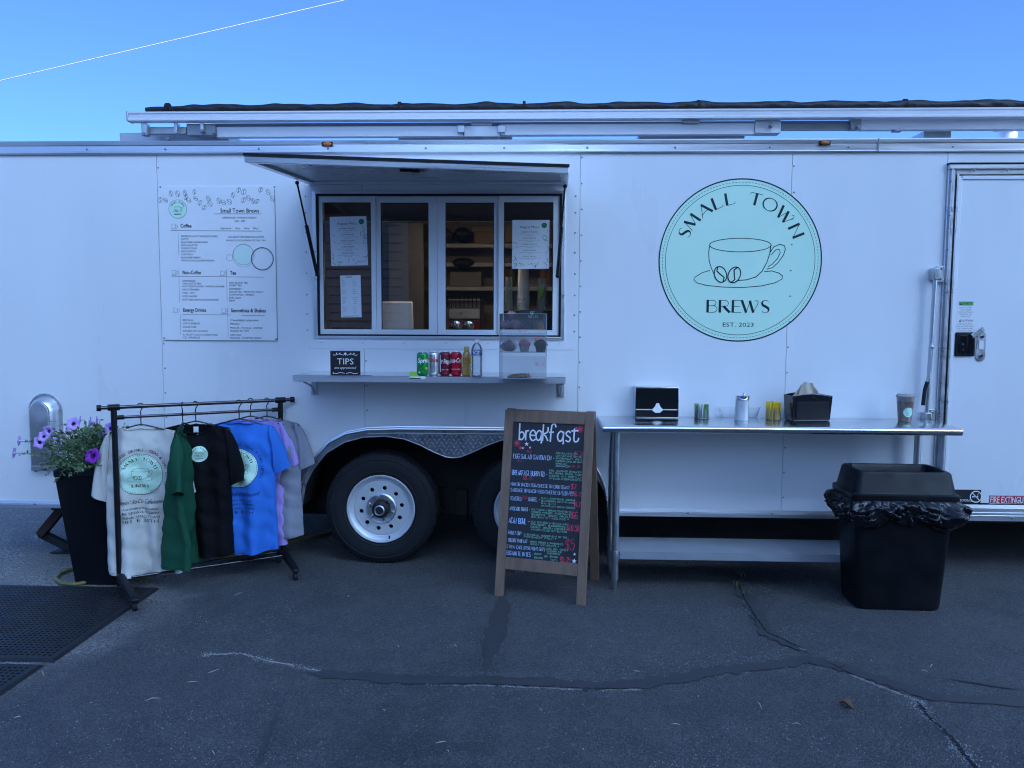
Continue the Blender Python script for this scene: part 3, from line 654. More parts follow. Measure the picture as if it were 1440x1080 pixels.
box('rear_light_blocker', (-1.9, 2.35, .06), (4.9, 2.37, .355), RUB, trailer)  # unseen panel added to close the far side against light
# ---- stabiliser jack
YJ = .22
pv, ta, fo = P(57, 752, YJ), P(90, 712, YJ), P(104, 773, YJ)
jk = thing('stabiliser_jack', None, None); jk.parent = trailer
def bar(a, b, w, t, nm, m=CHASS, par=jk):
    a, b = Vector(a), Vector(b); d = (b-a).normalized(); nn = Vector((-d.z, 0, d.x))*w/2; q = Vector((0, t/2, 0))
    return MB().hexa([a-nn-q, a-nn+q, a+nn+q, a+nn-q], [b-nn-q, b-nn+q, b+nn+q, b+nn-q]).build(nm, m, par, .004, smooth=0)
BRN = mat('rusty_bar', (.05, .028, .02), .7, var=.4, scale=15)
bar(pv, ta, .055, .05, 'jack_arm', BRN); bar(pv+Vector((0, .02, 0)), fo, .05, .045, 'jack_arm'); bar(ta+Vector((.1, .06, .0)), fo+Vector((0, .06, 0)), .03, .03, 'jack_screw')
MB().cyl(pv+Vector((0, -.05, 0)), pv+Vector((0, .03, 0)), .016).build('jack_pivot', GALV, jk)
box('jack_foot', (fo.x-.12, YJ-.07, .001), (fo.x+.08, YJ+.09, .012), CHASS, jk, .003)
bar(fo+Vector((-.02, .01, .0)), Vector((fo.x-.02, YJ+.01, .013)), .05, .05, 'jack_leg')
# ---- flow-through vent
vc = P(65, 560, -.01); vx = (P(42, 600).x+P(89, 600).x)/2; vt = P(65, 553).z; vb = vt-.50; hw = (P(89, 600).x-P(42, 600).x)/2
def vloop(w, zt, zb, y, dx=0): return [(vx+dx+w, y, zb)]+[(vx+dx+a, y, b) for a, b in arc(0, zt-w, w, 0, 180, 14)]+[(vx+dx-w, y, zb)]
vent = MB().loops([vloop(hw, vt, vb, 0), vloop(hw, vt, vb, -.006)], False, True).build('side_vent', ALU_D, trailer, .002)
MB().loops([vloop(hw*.84, vt-.02, vb+.02, -.006), vloop(hw*.80, vt-.026, vb+.025, -.03), vloop(hw*.62, vt-.045, vb+.04, -.062), vloop(hw*.58, vt-.05, vb+.045, -.065)], False, True).build('vent_scoop', ALU, vent, smooth=30)
MB().loops([vloop(hw*.56, vt-.055, vb+.05, -.0652, -.004), vloop(hw*.54, vt-.058, vb+.055, -.068, -.004)], False, True).build('vent_cover', ALU_D, vent, smooth=30)
vs = MB()
for t in range(12):
    a = arc(0, vt-hw, hw*.92, 0, 180, 6)
    if t < 7: xx, zz = vx+a[t][0], a[t][1]
    else: xx, zz = vx+(hw*.92)*(1 if t % 2 else -1), vt-hw-.09*((t-5)//2)
    vs.lathe([(.005, 0), (.003, .003)], 6, Matrix.Translation((xx, -.006, zz)) @ RM)
for a, b in ((-.022, -.10), (.02, -.10), (-.022, -.2), (.02, -.2)): vs.lathe([(.005, 0), (.003, .002)], 6, Matrix.Translation((vx+a, -.068, vt+b)) @ RM)
tag(vs.build('vent_rivets', SCREW, vent), None, None, kind='stuff')
# ---- door
door = thing('side_door', None, None); door.parent = trailer
DX0 = SE[5]
dl = P(1340, 300, -.02)
box('door_panel', (2.478, -.010, .462), (3.345, .03, 2.435), WHITE, door, .002)
df = MB()
def vstrip(name, x0, x1, y0, y1, z0=.455, z1=2.47, m=ALU, bev=.002): return box(name, (x0, y0, z0), (x1, y1, z1), m, door, bev)
vstrip('door_frame', 2.418, 2.430, -.018, .02); vstrip('door_frame', 2.4305, 2.444, -.030, .02); vstrip('door_frame', 2.4445, 2.456, -.022, .02)
vstrip('door_gasket', 2.457, 2.465, -.012, .02, m=RUB, bev=0)
vstrip('door_edge_trim', 2.466, 2.4775, -.026, .03, .458, 2.44); vstrip('door_edge_trim', 2.4778, 2.500, -.018, -.0102, .463, 2.418, WHITE2)
vstrip('door_frame', 3.36, 3.392, -.025, .02)
box('door_header', (2.418, -.030, 2.4705), (3.392, .01, 2.499), ALU, door, .003)
box('door_drip_edge', (2.412, -.036, 2.4995), (3.396, -.001, 2.507), RUB, door, .001)
box('door_edge_trim', (2.5005, -.018, 2.414), (3.345, -.0102, 2.434), WHITE2, door, .001)
box('door_gasket', (2.466, -.012, 2.4425), (3.358, .0, 2.470), ALU, door)
# latch with black recess and hasp
c = P(1357, 484, -.012)
lk = box('door_latch', (c.x-.062, -.024, c.z-.072), (c.x+.056, -.0102, c.z+.072), BLK, door, .012, seg=3)
box('latch_bowl', (c.x-.044, -.0285, c.z-.055), (c.x+.008, -.0242, c.z+.052), BLKG, lk, .006)
box('latch_paddle', (c.x+.012, -.0265, c.z-.06), (c.x+.045, -.0243, c.z+.058), BLKG, lk, .003)
MB().lathe([(.009, 0), (.008, .003)], 12, Matrix.Translation((c.x-.022, -.0286, c.z+.0)) @ RM).lathe([(.005, 0), (.004, .002)], 12, Matrix.Translation((c.x-.018, -.0286, c.z-.034)) @ RM).build('lock_cylinder', CHROME, lk)['kind'] = 'stuff'
h = P(1379, 484, -.012)
MB().prism([(h.x-.028, h.z-.075)]+arc(h.x, h.z-.075, .028, 180, 360, 8)+[(h.x+.028, h.z+.04)]+arc(h.x, h.z+.05, .028, 0, 140, 8), -.017, -.0105).build('hasp', GALV, door, .002)
bar(h+Vector((-.06, -.012, .045)), h+Vector((.01, -.012, .098)), .03, .006, 'hasp_arm', GALV, door)
MB().lathe([(.012, 0), (.010, .006)], 8, Matrix.Translation((h.x+.004, -.0172, h.z+.045)) @ RM).lathe([(.012, 0), (.010, .006)], 8, Matrix.Translation((h.x, -.0172, h.z-.07)) @ RM).build('hasp_bolts', CHROME, door)['kind'] = 'stuff'
box('hasp_slot', (h.x-.012, -.019, h.z-.03), (h.x+.014, -.0172, h.z+.02), WHITE2, door)
# lock bar beside the door
br0, br1 = P(1316, 378, -.045), P(1302.5, 592, -.045)
lb = MB().cyl(br0, br1, .0125).build('lock_bar', GALV, door)
for q, s_ in ((P(1316, 385, -.045), 1), (P(1304, 588, -.045), -1)):
    box('bar_bracket', (q.x+.018, -.016, q.z-.05), (q.x+.062, -.0005, q.z+.05), GALV, lb, .003)
    box('bar_keeper', (q.x-.020, -.066, q.z-.035), (q.x+.017, -.0015, q.z+.035), GALV, lb, .004)
    MB().lathe([(.009, 0), (.006, .008)], 6, Matrix.Translation((q.x+.04, -.0162, q.z+.03)) @ RM).lathe([(.009, 0), (.006, .008)], 6, Matrix.Translation((q.x+.04, -.0162, q.z-.03)) @ RM).build('bar_bolts', CHROME, lb)['kind'] = 'stuff'
hb = P(1310, 488, -.06); MB().tube([hb+Vector((0, 0, .0)), P(1308, 520, -.07), P(1303, 537, -.075)], .007).build('bar_handle', GALV, lb)
MB().tube([P(1304, 537, -.075), P(1300.5, 548, -.078), P(1298, 570, -.08)], .0115).build('handle_grip', RUB, lb)
MB().ball(hb, .014).build('handle_pivot', GALV, lb)
# stickers
def flat(art, origin, parent, name='print', m0=0., dz=.0006):
    ox, oy, oz = origin; return art.emit(lambda u, v, d: (ox+u, oy-d, oz+v), parent, name, dz=dz, m0=m0)
s1 = P(1357.5, 447, -.0105); A = Art(); A.rect(-.045, -.10, .045, .10, 'paper', 1)
A.rect(-.043, .074, .043, .098, 'green_vinyl', 2); A.text('SAFETY', .006, .080, .012, 'ink_black', 3, 'c'); A.poly([(-.037, .078), (-.025, .078), (-.031, .093)], 'ink_black', 3)
for i, t in enumerate(('DO NOT ENTER', 'THIS TRAILER', 'WHILE IN TRANSIT', 'OR BEFORE THE', 'WHEELS ARE')): A.text(t, 0, .058-.0135*i, .007, 'grey_ink', 2, 'c')
A.text('CAUTION', .006, -.022, .012, 'ink_black', 2, 'c'); A.poly([(-.037, -.024), (-.025, -.024), (-.031, -.009)], 'ink_black', 2)
for i, t in enumerate(('KEEP DOOR SHUT', 'AND LATCHED WHEN', 'THE TRAILER MOVES', 'CHECK ALL LOCKS', 'BEFORE DRIVING')): A.text(t, 0, -.04-.0135*i, .007, 'grey_ink', 2, 'c')
flat(A, (s1.x, -.0101, s1.z), door, 'safety_sticker')
q = P(1366, 698, -.012); A = Art(); A.rect(-.13, -.043, .058, .043, 'ink_black', 1); A.ring(.028, 0, .034, .006, 'paper', 2, 32); A.line([(.004, .024), (.052, -.024)], .006, 'paper', 2)
A.rect(.005, -.004, .042, .003, 'paper', 2); A.line([(.040, .006), (.038, .014), (.044, .020)], .003, 'paper', 2); A.text('NO SMOKING', -.122, -.03, .014, 'paper', 2)
flat(A, (q.x, -.0101, q.z-.002), door, 'no_smoking_sticker')
q = P(1391, 702.5, -.012); A = Art(); A.rect(0, -.027, .40, .027, 'red_vinyl', 1); A.text('FIRE EXTINGUISHER INSIDE', .008, -.019, .038, 'paper', 2, w=.38, bold=.012); A.line([(0.002, -.025), (.398, -.025), (.398, .025), (.002, .025)], .002, 'paper', 2, True)
flat(A, (q.x, -.0101, q.z), door, 'extinguisher_sticker')
# ---- round badge on the side
lc = P(1040.5, 366.5); LR = .491
flat(Art().logo(0, 0, LR, 'mint_vinyl', 'dark_teal_vinyl'), (lc.x, 0, lc.z), trailer, 'logo_decal')
# ---- roof pipe
rp = P(1418, 190, 1.2); MB().cyl((rp.x, 1.2, 2.646), (rp.x, 1.2, 3.02), .06, n=20).build('roof_vent_pipe', mat('galv_bright', (.8, .8, .78), .35, .6), trailer)
MB().lathe([(.10, 3.0), (.11, 3.03), (.03, 3.08)], 20, Matrix.Translation((rp.x, 1.2, 0))).build('vent_cap', MATS['galv_bright'], trailer)
# ------------------------------------------------------------------ buildings across the lot (mirrored in the window glass, they shade the trailer from the low sun)
SIDE = mat('grey_siding', (.66, .65, .64), .6, var=.12, scale=3, stretch=(.2, 1, 1))
SIDB = mat('brown_siding', (.17, .135, .11), .65, var=.2, scale=4, stretch=(3, 1, .2))
SHING = mat('roof_shingle', (.06, .06, .065), .85, var=.3, scale=20)
TRIM = mat('house_trim', (.55, .55, .54), .5, var=.06)
WGL = mat('house_glass', (.02, .025, .03), .06, var=.1)
hs = thing('house', 'grey clapboard house with pitched roof across the lot', 'house', (0, 0, 0))
box('wall', (-14, -21, 0), (-3.1, -13.05, 4.3), mat('lap_shadow_dark', (.03, .03, .03), .9), hs)  # near-black wall in the board gaps paints in the lap shadow lines
for k in range(26): MB().prism([(-14.02, 0), (-3.1, 0), (-3.1, .2), (-14.02, .2)], 0, .02)
b0_ = MB().hexa([(-14, -13.05, 0), (-3.1, -13.05, 0), (-3.1, -12.985, 0), (-14, -12.985, 0)], [(-14, -13.05, .168), (-3.1, -13.05, .168), (-3.1, -13.01, .168), (-14, -13.01, .168)])
bo = b0_.build('clapboard', SIDE, hs, smooth=0, loc=(0, 0, .2))
for k in range(1, 20): inst(bo, hs, (0, 0, .2+.2*k))
rf = MB(); rf.add([(-14.4, -12.6, 4.2), (-2.8, -12.6, 4.2), (-2.8, -17, 6.6), (-14.4, -17, 6.6), (-14.4, -21.4, 4.2), (-2.8, -21.4, 4.2), (-14.4, -12.6, 4.05), (-2.8, -12.6, 4.05), (-2.8, -21.4, 4.05), (-14.4, -21.4, 4.05)],
  [(0, 1, 2, 3), (3, 2, 5, 4), (0, 6, 7, 1), (4, 5, 8, 9), (6, 9, 8, 7), (1, 7, 8, 5, 2), (0, 3, 4, 9, 6)])
rf.build('roof', SHING, hs, smooth=0)
for x in (-12.5, -8.8, -5.4):
    w_ = box('window', (x-.5, -13.03, 1.1), (x+.5, -12.98, 2.5), TRIM, hs); box('pane', (x-.43, -12.985, 1.17), (x+.43, -12.975, 2.43), WGL, w_)
box('corner_board', (-3.2, -13.04, 0), (-3.05, -12.99, 4.05), TRIM, hs)
hb_ = thing('store_building', 'low brown boarded building with flat roof beside the grey house', 'building', (0, 0, 0))
box('wall', (-3.0, -24, 0), (13, -16.05, 4.65), SIDB, hb_)
bd0 = box('board', (-.148, -.03, 0), (.148, 0, 4.5), SIDB, hb_, loc=(-2.8, -16.02, .05))
for k in range(1, 53): inst(bd0, hb_, (-2.8+.3*k, -16.02, .05))
box('parapet', (-3.1, -24.1, 4.65), (13.1, -15.95, 4.8), TRIM, hb_)
for x in (0, 4, 8):
    w_ = box('window', (x-.7, -16.03, 1.0), (x+.7, -15.97, 2.6), TRIM, hb_); box('pane', (x-.62, -15.98, 1.08), (x+.62, -15.965, 2.52), WGL, w_)
# ------------------------------------------------------------------ overhead cable
c0, c1 = P(-60, 127.5, 6.0), P(560, -17.5, 6.0); d_ = c1-c0
cab = [c0+d_*t+Vector((0, 0, -.18*sin(pi*(t+1)/3.0)+.1)) if False else c0+d_*t for t in (-1.5, -.5, 0, .5, 1, 1.6, 2.4)]
tag(MB().tube(cab, .0065, 6).build('overhead_cable', mat('cable_jacket', (.52, .52, .47), .5)), 'thin pale cable crossing the sky above the trailer', 'cable')

BRICK = mat('red_brick', (.22, .10, .075), .8, var=.3, scale=18, bump=.3, bscale=40)
bb = thing('sun_blocker_building', 'unseen tall red brick block added to shade the trailer', 'building', (0, 0, 0))  # unseen block, added and sized to keep the sun off the trailer
box('wall', (4, -38, 0), (26, -26, 25.0), BRICK, bb); box('cornice', (3.8, -38.2, 25.0), (26.2, -25.8, 25.3), TRIM, bb)
for k in range(7):
    for j in range(6):
        x, z = 6.2+3.5*j, 2+3.3*k; w_ = box('window', (x-.7, -26.001, z), (x+.7, -25.95, z+1.7), TRIM, bb); box('pane', (x-.6, -25.96, z+.1), (x+.6, -25.94, z+1.6), WGL, w_)
# ------------------------------------------------------------------ folded awning on the roof
YA = .30
def pz(px, py, Y=YA): return P(px, py, Y).z
def pxx(px, Y=YA): return P(px, 170, Y).x
ax_l, ax_r = pxx(184), 4.2
zr0, zr1 = (pz(184, 172.6)+pz(1440, 164.6))/2, (pz(184, 160.8)+pz(1440, 151.2))/2
awn = thing('folded_awning', 'folded awning with rolled black canvas and pale metal arms on the trailer roof', 'awning', (0, 0, 0))
RAILW = mat('awning_rail', (.66, .67, .70), .38, .25, var=.05, scale=4)
ARMW = mat('awning_arm', (.60, .61, .64), .42, .35, var=.06, scale=4)
CANV = mat('black_canvas', (.012, .012, .016), .55, var=.4, scale=12, bump=.8, bscale=25, bdist=.01)
nr = len([0])
prf = [(YA-.035, zr0), (YA-.035, zr0+.012), (YA-.030, zr0+.018), (YA-.030, zr1-.016), (YA-.036, zr1-.010), (YA-.036, zr1), (YA+.035, zr1), (YA+.035, zr0)]
MB().loops([[(x, y, z) for y, z in prf] for x in (ax_l, ax_r)]).build('front_rail', RAILW, awn, smooth=20)
box('rail_end_cap', (ax_l-.012, YA-.038, zr0-.003), (ax_l-.0005, YA+.038, zr1+.003), ALU_D, awn, .003)
zc = zr1+.022; x0_, x1_ = pxx(205), ax_r-.05
def roll(u, v):
    x = x0_+(x1_-x0_)*u; a = 2*pi*v; r = .034*(1+.05*sin(x*9+2*sin(x*3.1))+.06*sin(x*23+a*2)+.07*sin(x*41-a*3)*sin(x*5))*min(1, .45+12*u)
    return (x, YA+.012+1.25*r*cos(a), zc+r*sin(a)*(.95+.15*sin(x*14)))
MB().grid(lambda v, u: roll(u, v), 16, 300, True).build('rolled_canvas', CANV, awn, smooth=60)
for px in (234, 560, 735, 980, 1270): q = pxx(px); MB().lathe([(.045, 0), (.045, .018)], 14, Matrix.Translation((q, YA+.012, zc)) @ Matrix.Rotation(pi/2, 4, 'Y')).build('tie_strap', RUB, awn)
def seg(nm, xa, ya, xb, yb, m=ARMW, Y=YA+.03, d=.05, bev=.003):
    a, b = P(xa, ya, Y), P(xb, yb, Y); return box(nm, (a.x, Y, b.z), (b.x, Y+d, a.z), m, awn, bev)
seg('folding_arm', 304, 178.2, 652, 191.5); seg('folding_arm', 704, 174.5, 1061, 188.6); seg('folding_arm', 1211, 168.2, 1560, 181.0)
for xa, ya, xb, yb in ((168, 187, 322, 203), (560, 189.5, 720, 203), (898, 187.5, 1047, 203), (1300, 184, 1330, 203)): seg('roof_plate', xa, ya, xb, yb, ALU_D, YA+.14, .25)
seg('hinge_block', 652.5, 177, 703, 192, ALU_D, YA+.02, .08); seg('hinge_block', 662, 171.5, 692, 176.8, SCREW, YA+.02, .06)
for x in (648, 705): seg('hinge_pin', x-5, 176, x+5, 186, ALU_D, YA, .018)
seg('hinge_block', 1062, 169, 1098, 187, ALU_D, YA+.02, .08); seg('link_bar', 1098.5, 173.5, 1204, 182, SCREW, YA+.05, .04); seg('hinge_block', 1197, 166.5, 1210.5, 181.5, SCREW, YA+.015, .06)
seg('hinge_block', 262, 174, 303, 190, SCREW, YA+.02, .06); seg('link_bar', 205, 178.5, 262, 188, ALU_D, YA+.04, .04); seg('hanger_bracket', 198, 173, 206, 190, GALV, YA-.01, .05); seg('hanger_bracket', 244, 172.5, 249, 187, GALV, YA, .05); seg('hanger_bracket', 281, 172.5, 286, 184, GALV, YA-.005, .05)
seg('hanger_bracket', 960, 168.5, 984, 172.5, SCREW, YA, .05); seg('hanger_bracket', 1258, 181.2, 1270, 184, SCREW, YA, .05)
for px, py in ((202, 188), (236, 195), (283, 184), (300, 186), (1085, 176), (1207, 178)):
    q = P(px, py, YA-.012); MB().lathe([(.012, -.03), (.012, .0), (.008, .006)], 8, Matrix.Translation((q.x, q.y, q.z)) @ RM).build('bolt', SCREW, awn)
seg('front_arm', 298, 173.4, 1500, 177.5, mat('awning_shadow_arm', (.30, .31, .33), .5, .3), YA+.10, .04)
for x in (pxx(300, .5), pxx(680, .5), pxx(1000, .5), pxx(1320, .5)): box('roof_bracket', (x, YA+.15, 2.6455), (x+.06, YA+.30, zr0+.02), ALU_D, awn, .004)
# ------------------------------------------------------------------ menu board on the trailer side
mb0, mb1 = P(222.5, 262), P(391, 479.5)
menu = thing('menu_board', 'tall white printed drinks menu board fixed to the trailer side', 'menu', (mb0.x, 0, mb1.z))
MW, MH = mb1.x-mb0.x, mb0.z-mb1.z
box('panel', (0, -.005, 0), (MW, -.0005, MH), PAPER, menu, .001)
tr_ = MB().box((MW-.0035, -.0062, 0), (MW+.0005, -.0052, MH-.02)); tr_.build('edge_shadow_strip', GREYINK, menu, smooth=0)  # dark strips standing for the shadow along the board's right and bottom edges
MB().box((.02, -.0062, -.001), (MW-.004, -.0052, .003)).build('edge_shadow_strip', GREYINK, menu, smooth=0)
def mm(px, py): q = P(px, py, -.005); return q.x-mb0.x, q.z-mb1.z
A = Art(); K = .0043
def mt(t, x, y, hpx, c='ink_black', x2=None, al='l', bold=0.):
    a, b = mm(x, y); A.text(t, a, b, hpx*K, c, 2, al, w=None if x2 is None else (mm(x2, y)[0]-a if al == 'l' else (x2)*K), bold=bold)
def mline(x0, y0, x1, y1, w=.0022, c='ink_black'): A.line([mm(x0, y0), mm(x1, y1)], w, c, 2)
for bx, by in ((82,243),(140,247),(200,172),(272,175),(352,168),(362,212),(392,245),(455,155),(470,228),(517,275),(563,325),(607,228),(625,285),(722,252),(773,270),(838,262),(876,190),(940,135),(995,155),(992,245),(1047,222),(1095,255),(1140,258),(1180,132),(1262,158),(1307,228)):
    cx_, cy_ = mm(215+bx/7.784, 250+by/7.784); ro = random.uniform(-.9, .9); e = random.uniform(.85, 1.15)
    B = lambda u, v: (cx_+u*cos(ro)-v*sin(ro), cy_+u*sin(ro)+v*cos(ro))
    A.line([B(.012*e*cos(t*pi/7), .017*e*sin(t*pi/7)) for t in range(14)], .0018, 'grey_ink', 2, True); A.line([B(0, .017), B(-.005, .006), B(.004, -.006), B(0, -.017)], .0025, 'ink_black', 2)
lx, ly = mm(250, 294); A.logo(lx, ly, 13.2*K, 'mint_vinyl', 'dark_teal_vinyl', 1, 1.6, False)
mt('Small Town Brews', 310, 299, 5.8, x2=364.5, bold=.01); mline(301, 300.8, 367.5, 300.8)
mt('OPEN HOURS: THURSDAY-TUESDAY', 337, 307.4, 2.5, x2=50, al='c'); mt('7AM - 2PM', 337, 312.2, 2.5, x2=15, al='c'); mt('Espresso    12oz    16oz    20oz', 337, 322.3, 2.5, x2=55, al='c')
mline(240, 324.3, 368, 325)
for hd, x, y, x2 in (('Coffee', 254, 320, 269.5), ('Non-Coffee', 257, 385.6, 283), ('Tea', 323.5, 386.2, 332), ('Energy Drinks', 257.8, 438.4, 290), ('Smoothies & Shakes', 325, 439, 374)): mt(hd, x, y, 5.2, x2=x2, bold=.02)
for x0, y0, y1 in ((250.5, 327, 357), (251.6, 378, 424), (318.7, 379, 424), (253.5, 442, 470), (320.2, 432, 475)): mline(x0, y0, x0+.8, y1, .0016, 'grey_ink')
mline(241, 388.4, 371, 389.8, .0018); mline(257, 442.4, 325, 442.8, .0018); mline(340, 443.4, 372, 443.6, .0018)
LST = [(255, (332.5, 336.6, 340.9, 345.2, 349.4, 353.7, 358, 362.4, 366.6), ('ESPRESSO SHOT SINGLE/DOUBLE', 'LATTE', 'FLAVORED AMERICANO', 'MOCHALATTE', 'CAPPUCCINO', 'MACCHIATO', 'CORTADO', 'FLAVORED BREW', 'WHITE CHOCOLATE MOCHA')),
  (257, (395.3, 399, 402.9, 407.4, 412, 416.8, 421.6), ('LEMONADE', 'CHAI LATTE TEA', 'HOT CHOCOLATE - WHITE OR DARK', 'KIDS STEAMERS', 'MILK / OAT', 'ICED WATER', 'BOTTLED SODAS & JUICE BOXES')),
  (322.5, (397.8, 401.6, 406.6, 410.6, 414.6, 419, 423.2), ('ICED BLACK TEA', 'SWEET TEA', 'RASPBERRY', 'GREEN TEA - MATCHA, PEACH', 'CHAMOMILE - HERBAL', 'EARL GREY', 'MINT')),
  (257.5, (450.4, 455, 460, 465.6, 470.8, 474.8), ('RED BULL', 'LOTUS ENERGY', 'SUGAR FREE', 'INFUSED LOTUS SODA', 'A. FRUITY SODA & CREAM ADD', '     ICE - SPRINKLES')),
  (324, (450.8, 455.6, 461.2, 465.4, 471.2, 475.4), ('STRAWBERRY & BANANA', 'MANGO', '      MOCHA - VANILLA - COOKIE', '      PEANUT BUTTER', 'ADD ONS', 'PROTEIN - WHIPPED CREAM'))]
for x, ys, ts in LST:
    for y, t in zip(ys, ts): mt(t, x, y+1, 2.5)
mt('ASK ABOUT OUR SEASONAL FLAVORS', 346, 334.4, 2.4, x2=52, al='c'); mt('WHOLE, 2%, OAT, ALMOND & COCONUT MILK', 346, 339.2, 2.4, x2=58, al='c')
cx_, cy_ = mm(342.3, 358); A.disc(cx_, cy_, 14.6*K, 'mint_pale', 1); A.ring(cx_, cy_, 14.8*K, .0016, 'grey_ink', 2); A.ring(cx_, cy_-.008, 16*K, .0012, 'grey_ink', 2)
cx_, cy_ = mm(323, 362.5); A.ring(cx_, cy_, 4.6*K, .0014, 'grey_ink', 2, 24)
cx_, cy_ = mm(369, 364); A.ring(cx_, cy_, 16*K, .0042, 'ink_black', 3); A.ring(cx_, cy_, 14.8*K, .0012, 'grey_ink', 3)
for x, y in ((244.5, 318), (245, 383), (313, 384), (247, 436), (315, 437)):
    a, b = mm(x, y); A.line([(a-.014, b+.012), (a-.011, b-.012), (a+.009, b-.012), (a+.012, b+.012)], .0018, 'grey_ink', 2, True); A.ring(a+.017, b, .007, .0016, 'grey_ink', 2, 12); A.line([(a-.02, b-.017), (a+.02, b-.017)], .0018, 'grey_ink', 2)
A.emit(lambda u, v, d: (u, -.005-d, v), menu, 'menu_print')
for x, y in ((225.5, 263), (386, 263), (231, 475.5), (388.5, 477)):
    a, b = mm(x, y); MB().lathe([(.006, 0), (.004, .003)], 8, Matrix.Translation((a, -.005, b)) @ RM).build('fixing_screw', SCREW, menu)

# ------------------------------------------------------------------ sheets taped to the window
def sheet(name, label, corners, draw, y=.0145):
    tl, tr, brr, bl = [P(*c, y) for c in corners]
    t = thing(name, label, 'poster', (bl.x, y, bl.z), group='paper sheets taped to the serving window')
    w, h = (tr-tl).length, (tl-bl).length
    o = Vector((bl.x, y, bl.z)); ex = (brr-bl)/w; ez = (tl-bl)/h
    f = lambda u, v, d: tuple(ex*u+ez*v+Vector((0, -d, 0)))
    MB().hexa([f(0, 0, 0), f(w, 0, 0), f(w, h, 0), f(0, h, 0)], [f(0, 0, .0012), f(w, 0, .0012), f(w, h, .0012), f(0, h, .0012)]).build('sheet', PAPER, t, smooth=0)
    a = Art(); draw(a, w, h); a.emit(lambda u, v, d: f(u, v, d+.0012), t, 'print'); return t
def menu_sheet(a, w, h):
    a.text('August Menu', w*.46, h*.835, h*.05, 'grey_ink', 2, 'c', w=w*.52)
    a.disc(w*.86, h*.89, w*.075, 'green_ink', 1, 20); a.disc(w*.88, h*.64, w*.05, 'mint_vinyl', 1, 20); a.ring(w*.88, h*.64, w*.06, .002, 'grey_ink', 2, 20)
    rows = (('BLUEBERRY LEMONADE', 'honey lavender latte, oat milk, cinnamon'), ('PEACHY KEEN TEA', 'green tea, peach syrup, mint and a slice of lemon'), ('S\'MORES COLD BREW', 'toasted marshmallow, chocolate and graham'), ('SUNSET REFRESHER', 'strawberry, mango, coconut milk'), ('CARAMEL CRUNCH', 'caramel, toffee bits, whipped cream'))
    for i, (t1, t2) in enumerate(rows):
        y = h*(.745-.125*i); a.text(t1, w*.47, y, h*.021, 'ink_black', 2, 'c'); a.text(t2, w*.47, y-h*.038, h*.014, 'grey_ink', 2, 'c', w=w*.58); a.text('hot, iced or blended', w*.47, y-h*.066, h*.013, 'grey_ink', 2, 'c')
    for _ in range(22):
        s_ = random.choice(((.03, .12), (.88, .97))); x = w*random.uniform(*s_); y = h*random.uniform(.05, .8); q = random.uniform(0, 3); r = random.uniform(.008, .018)
        if random.random() < .4: x = w*random.uniform(.05, .95); y = h*random.uniform(.04, .11)
        a.line([(x-r*cos(q), y-r*sin(q)), (x+r*.3*sin(q), y-.3*r*cos(q)), (x+r*cos(q), y+r*sin(q))], .0022, 'grey_ink', 2)
    a.poly([(w*.06, h*.06), (w*.3, h*.05), (w*.22, h*.10), (w*.12, h*.12)], 'mint_vinyl', 1)
def list_sheet(a, w, h):
    a.text('FLAVORS', w*.42, h*.945, h*.028, 'ink_black', 2, 'c')
    nm = ('Vanilla', 'Caramel', 'Hazelnut', 'Mocha', 'White Mocha', 'Lavender', 'Cinnamon', 'Toffee Nut', 'Irish Cream', 'Peppermint', 'Almond', 'Coconut', 'Peach', 'Mango', 'Raspberry', 'Strawberry', 'Blueberry', 'Lime')
    for i, t in enumerate(nm):
        if i in (4, 8, 13): continue
        y = h*(.88-.046*i); a.text(t, w*.08, y, h*.016, 'ink_black', 2); a.text(nm[-1-i], w*.60, y, h*.016, 'ink_black', 2)
    a.line([(w*.08, h*.03), (w*.9, h*.03)], .003, 'grey_ink', 2)
sheet('menu_sheet', 'white monthly menu sheet taped in the window above the narrow flavour list', ((463.5, 305), (515, 306), (517.5, 373), (466, 374)), menu_sheet)
sheet('menu_sheet', 'white monthly menu sheet taped in the window above the paper cup stacks', ((720.5, 309.5), (771, 309.5), (772, 378), (720, 378)), menu_sheet)
sheet('flavour_list', 'narrow white two column list taped low in the window', ((478.5, 387.5), (507.5, 387), (508.5, 446), (480, 446.5)), list_sheet)

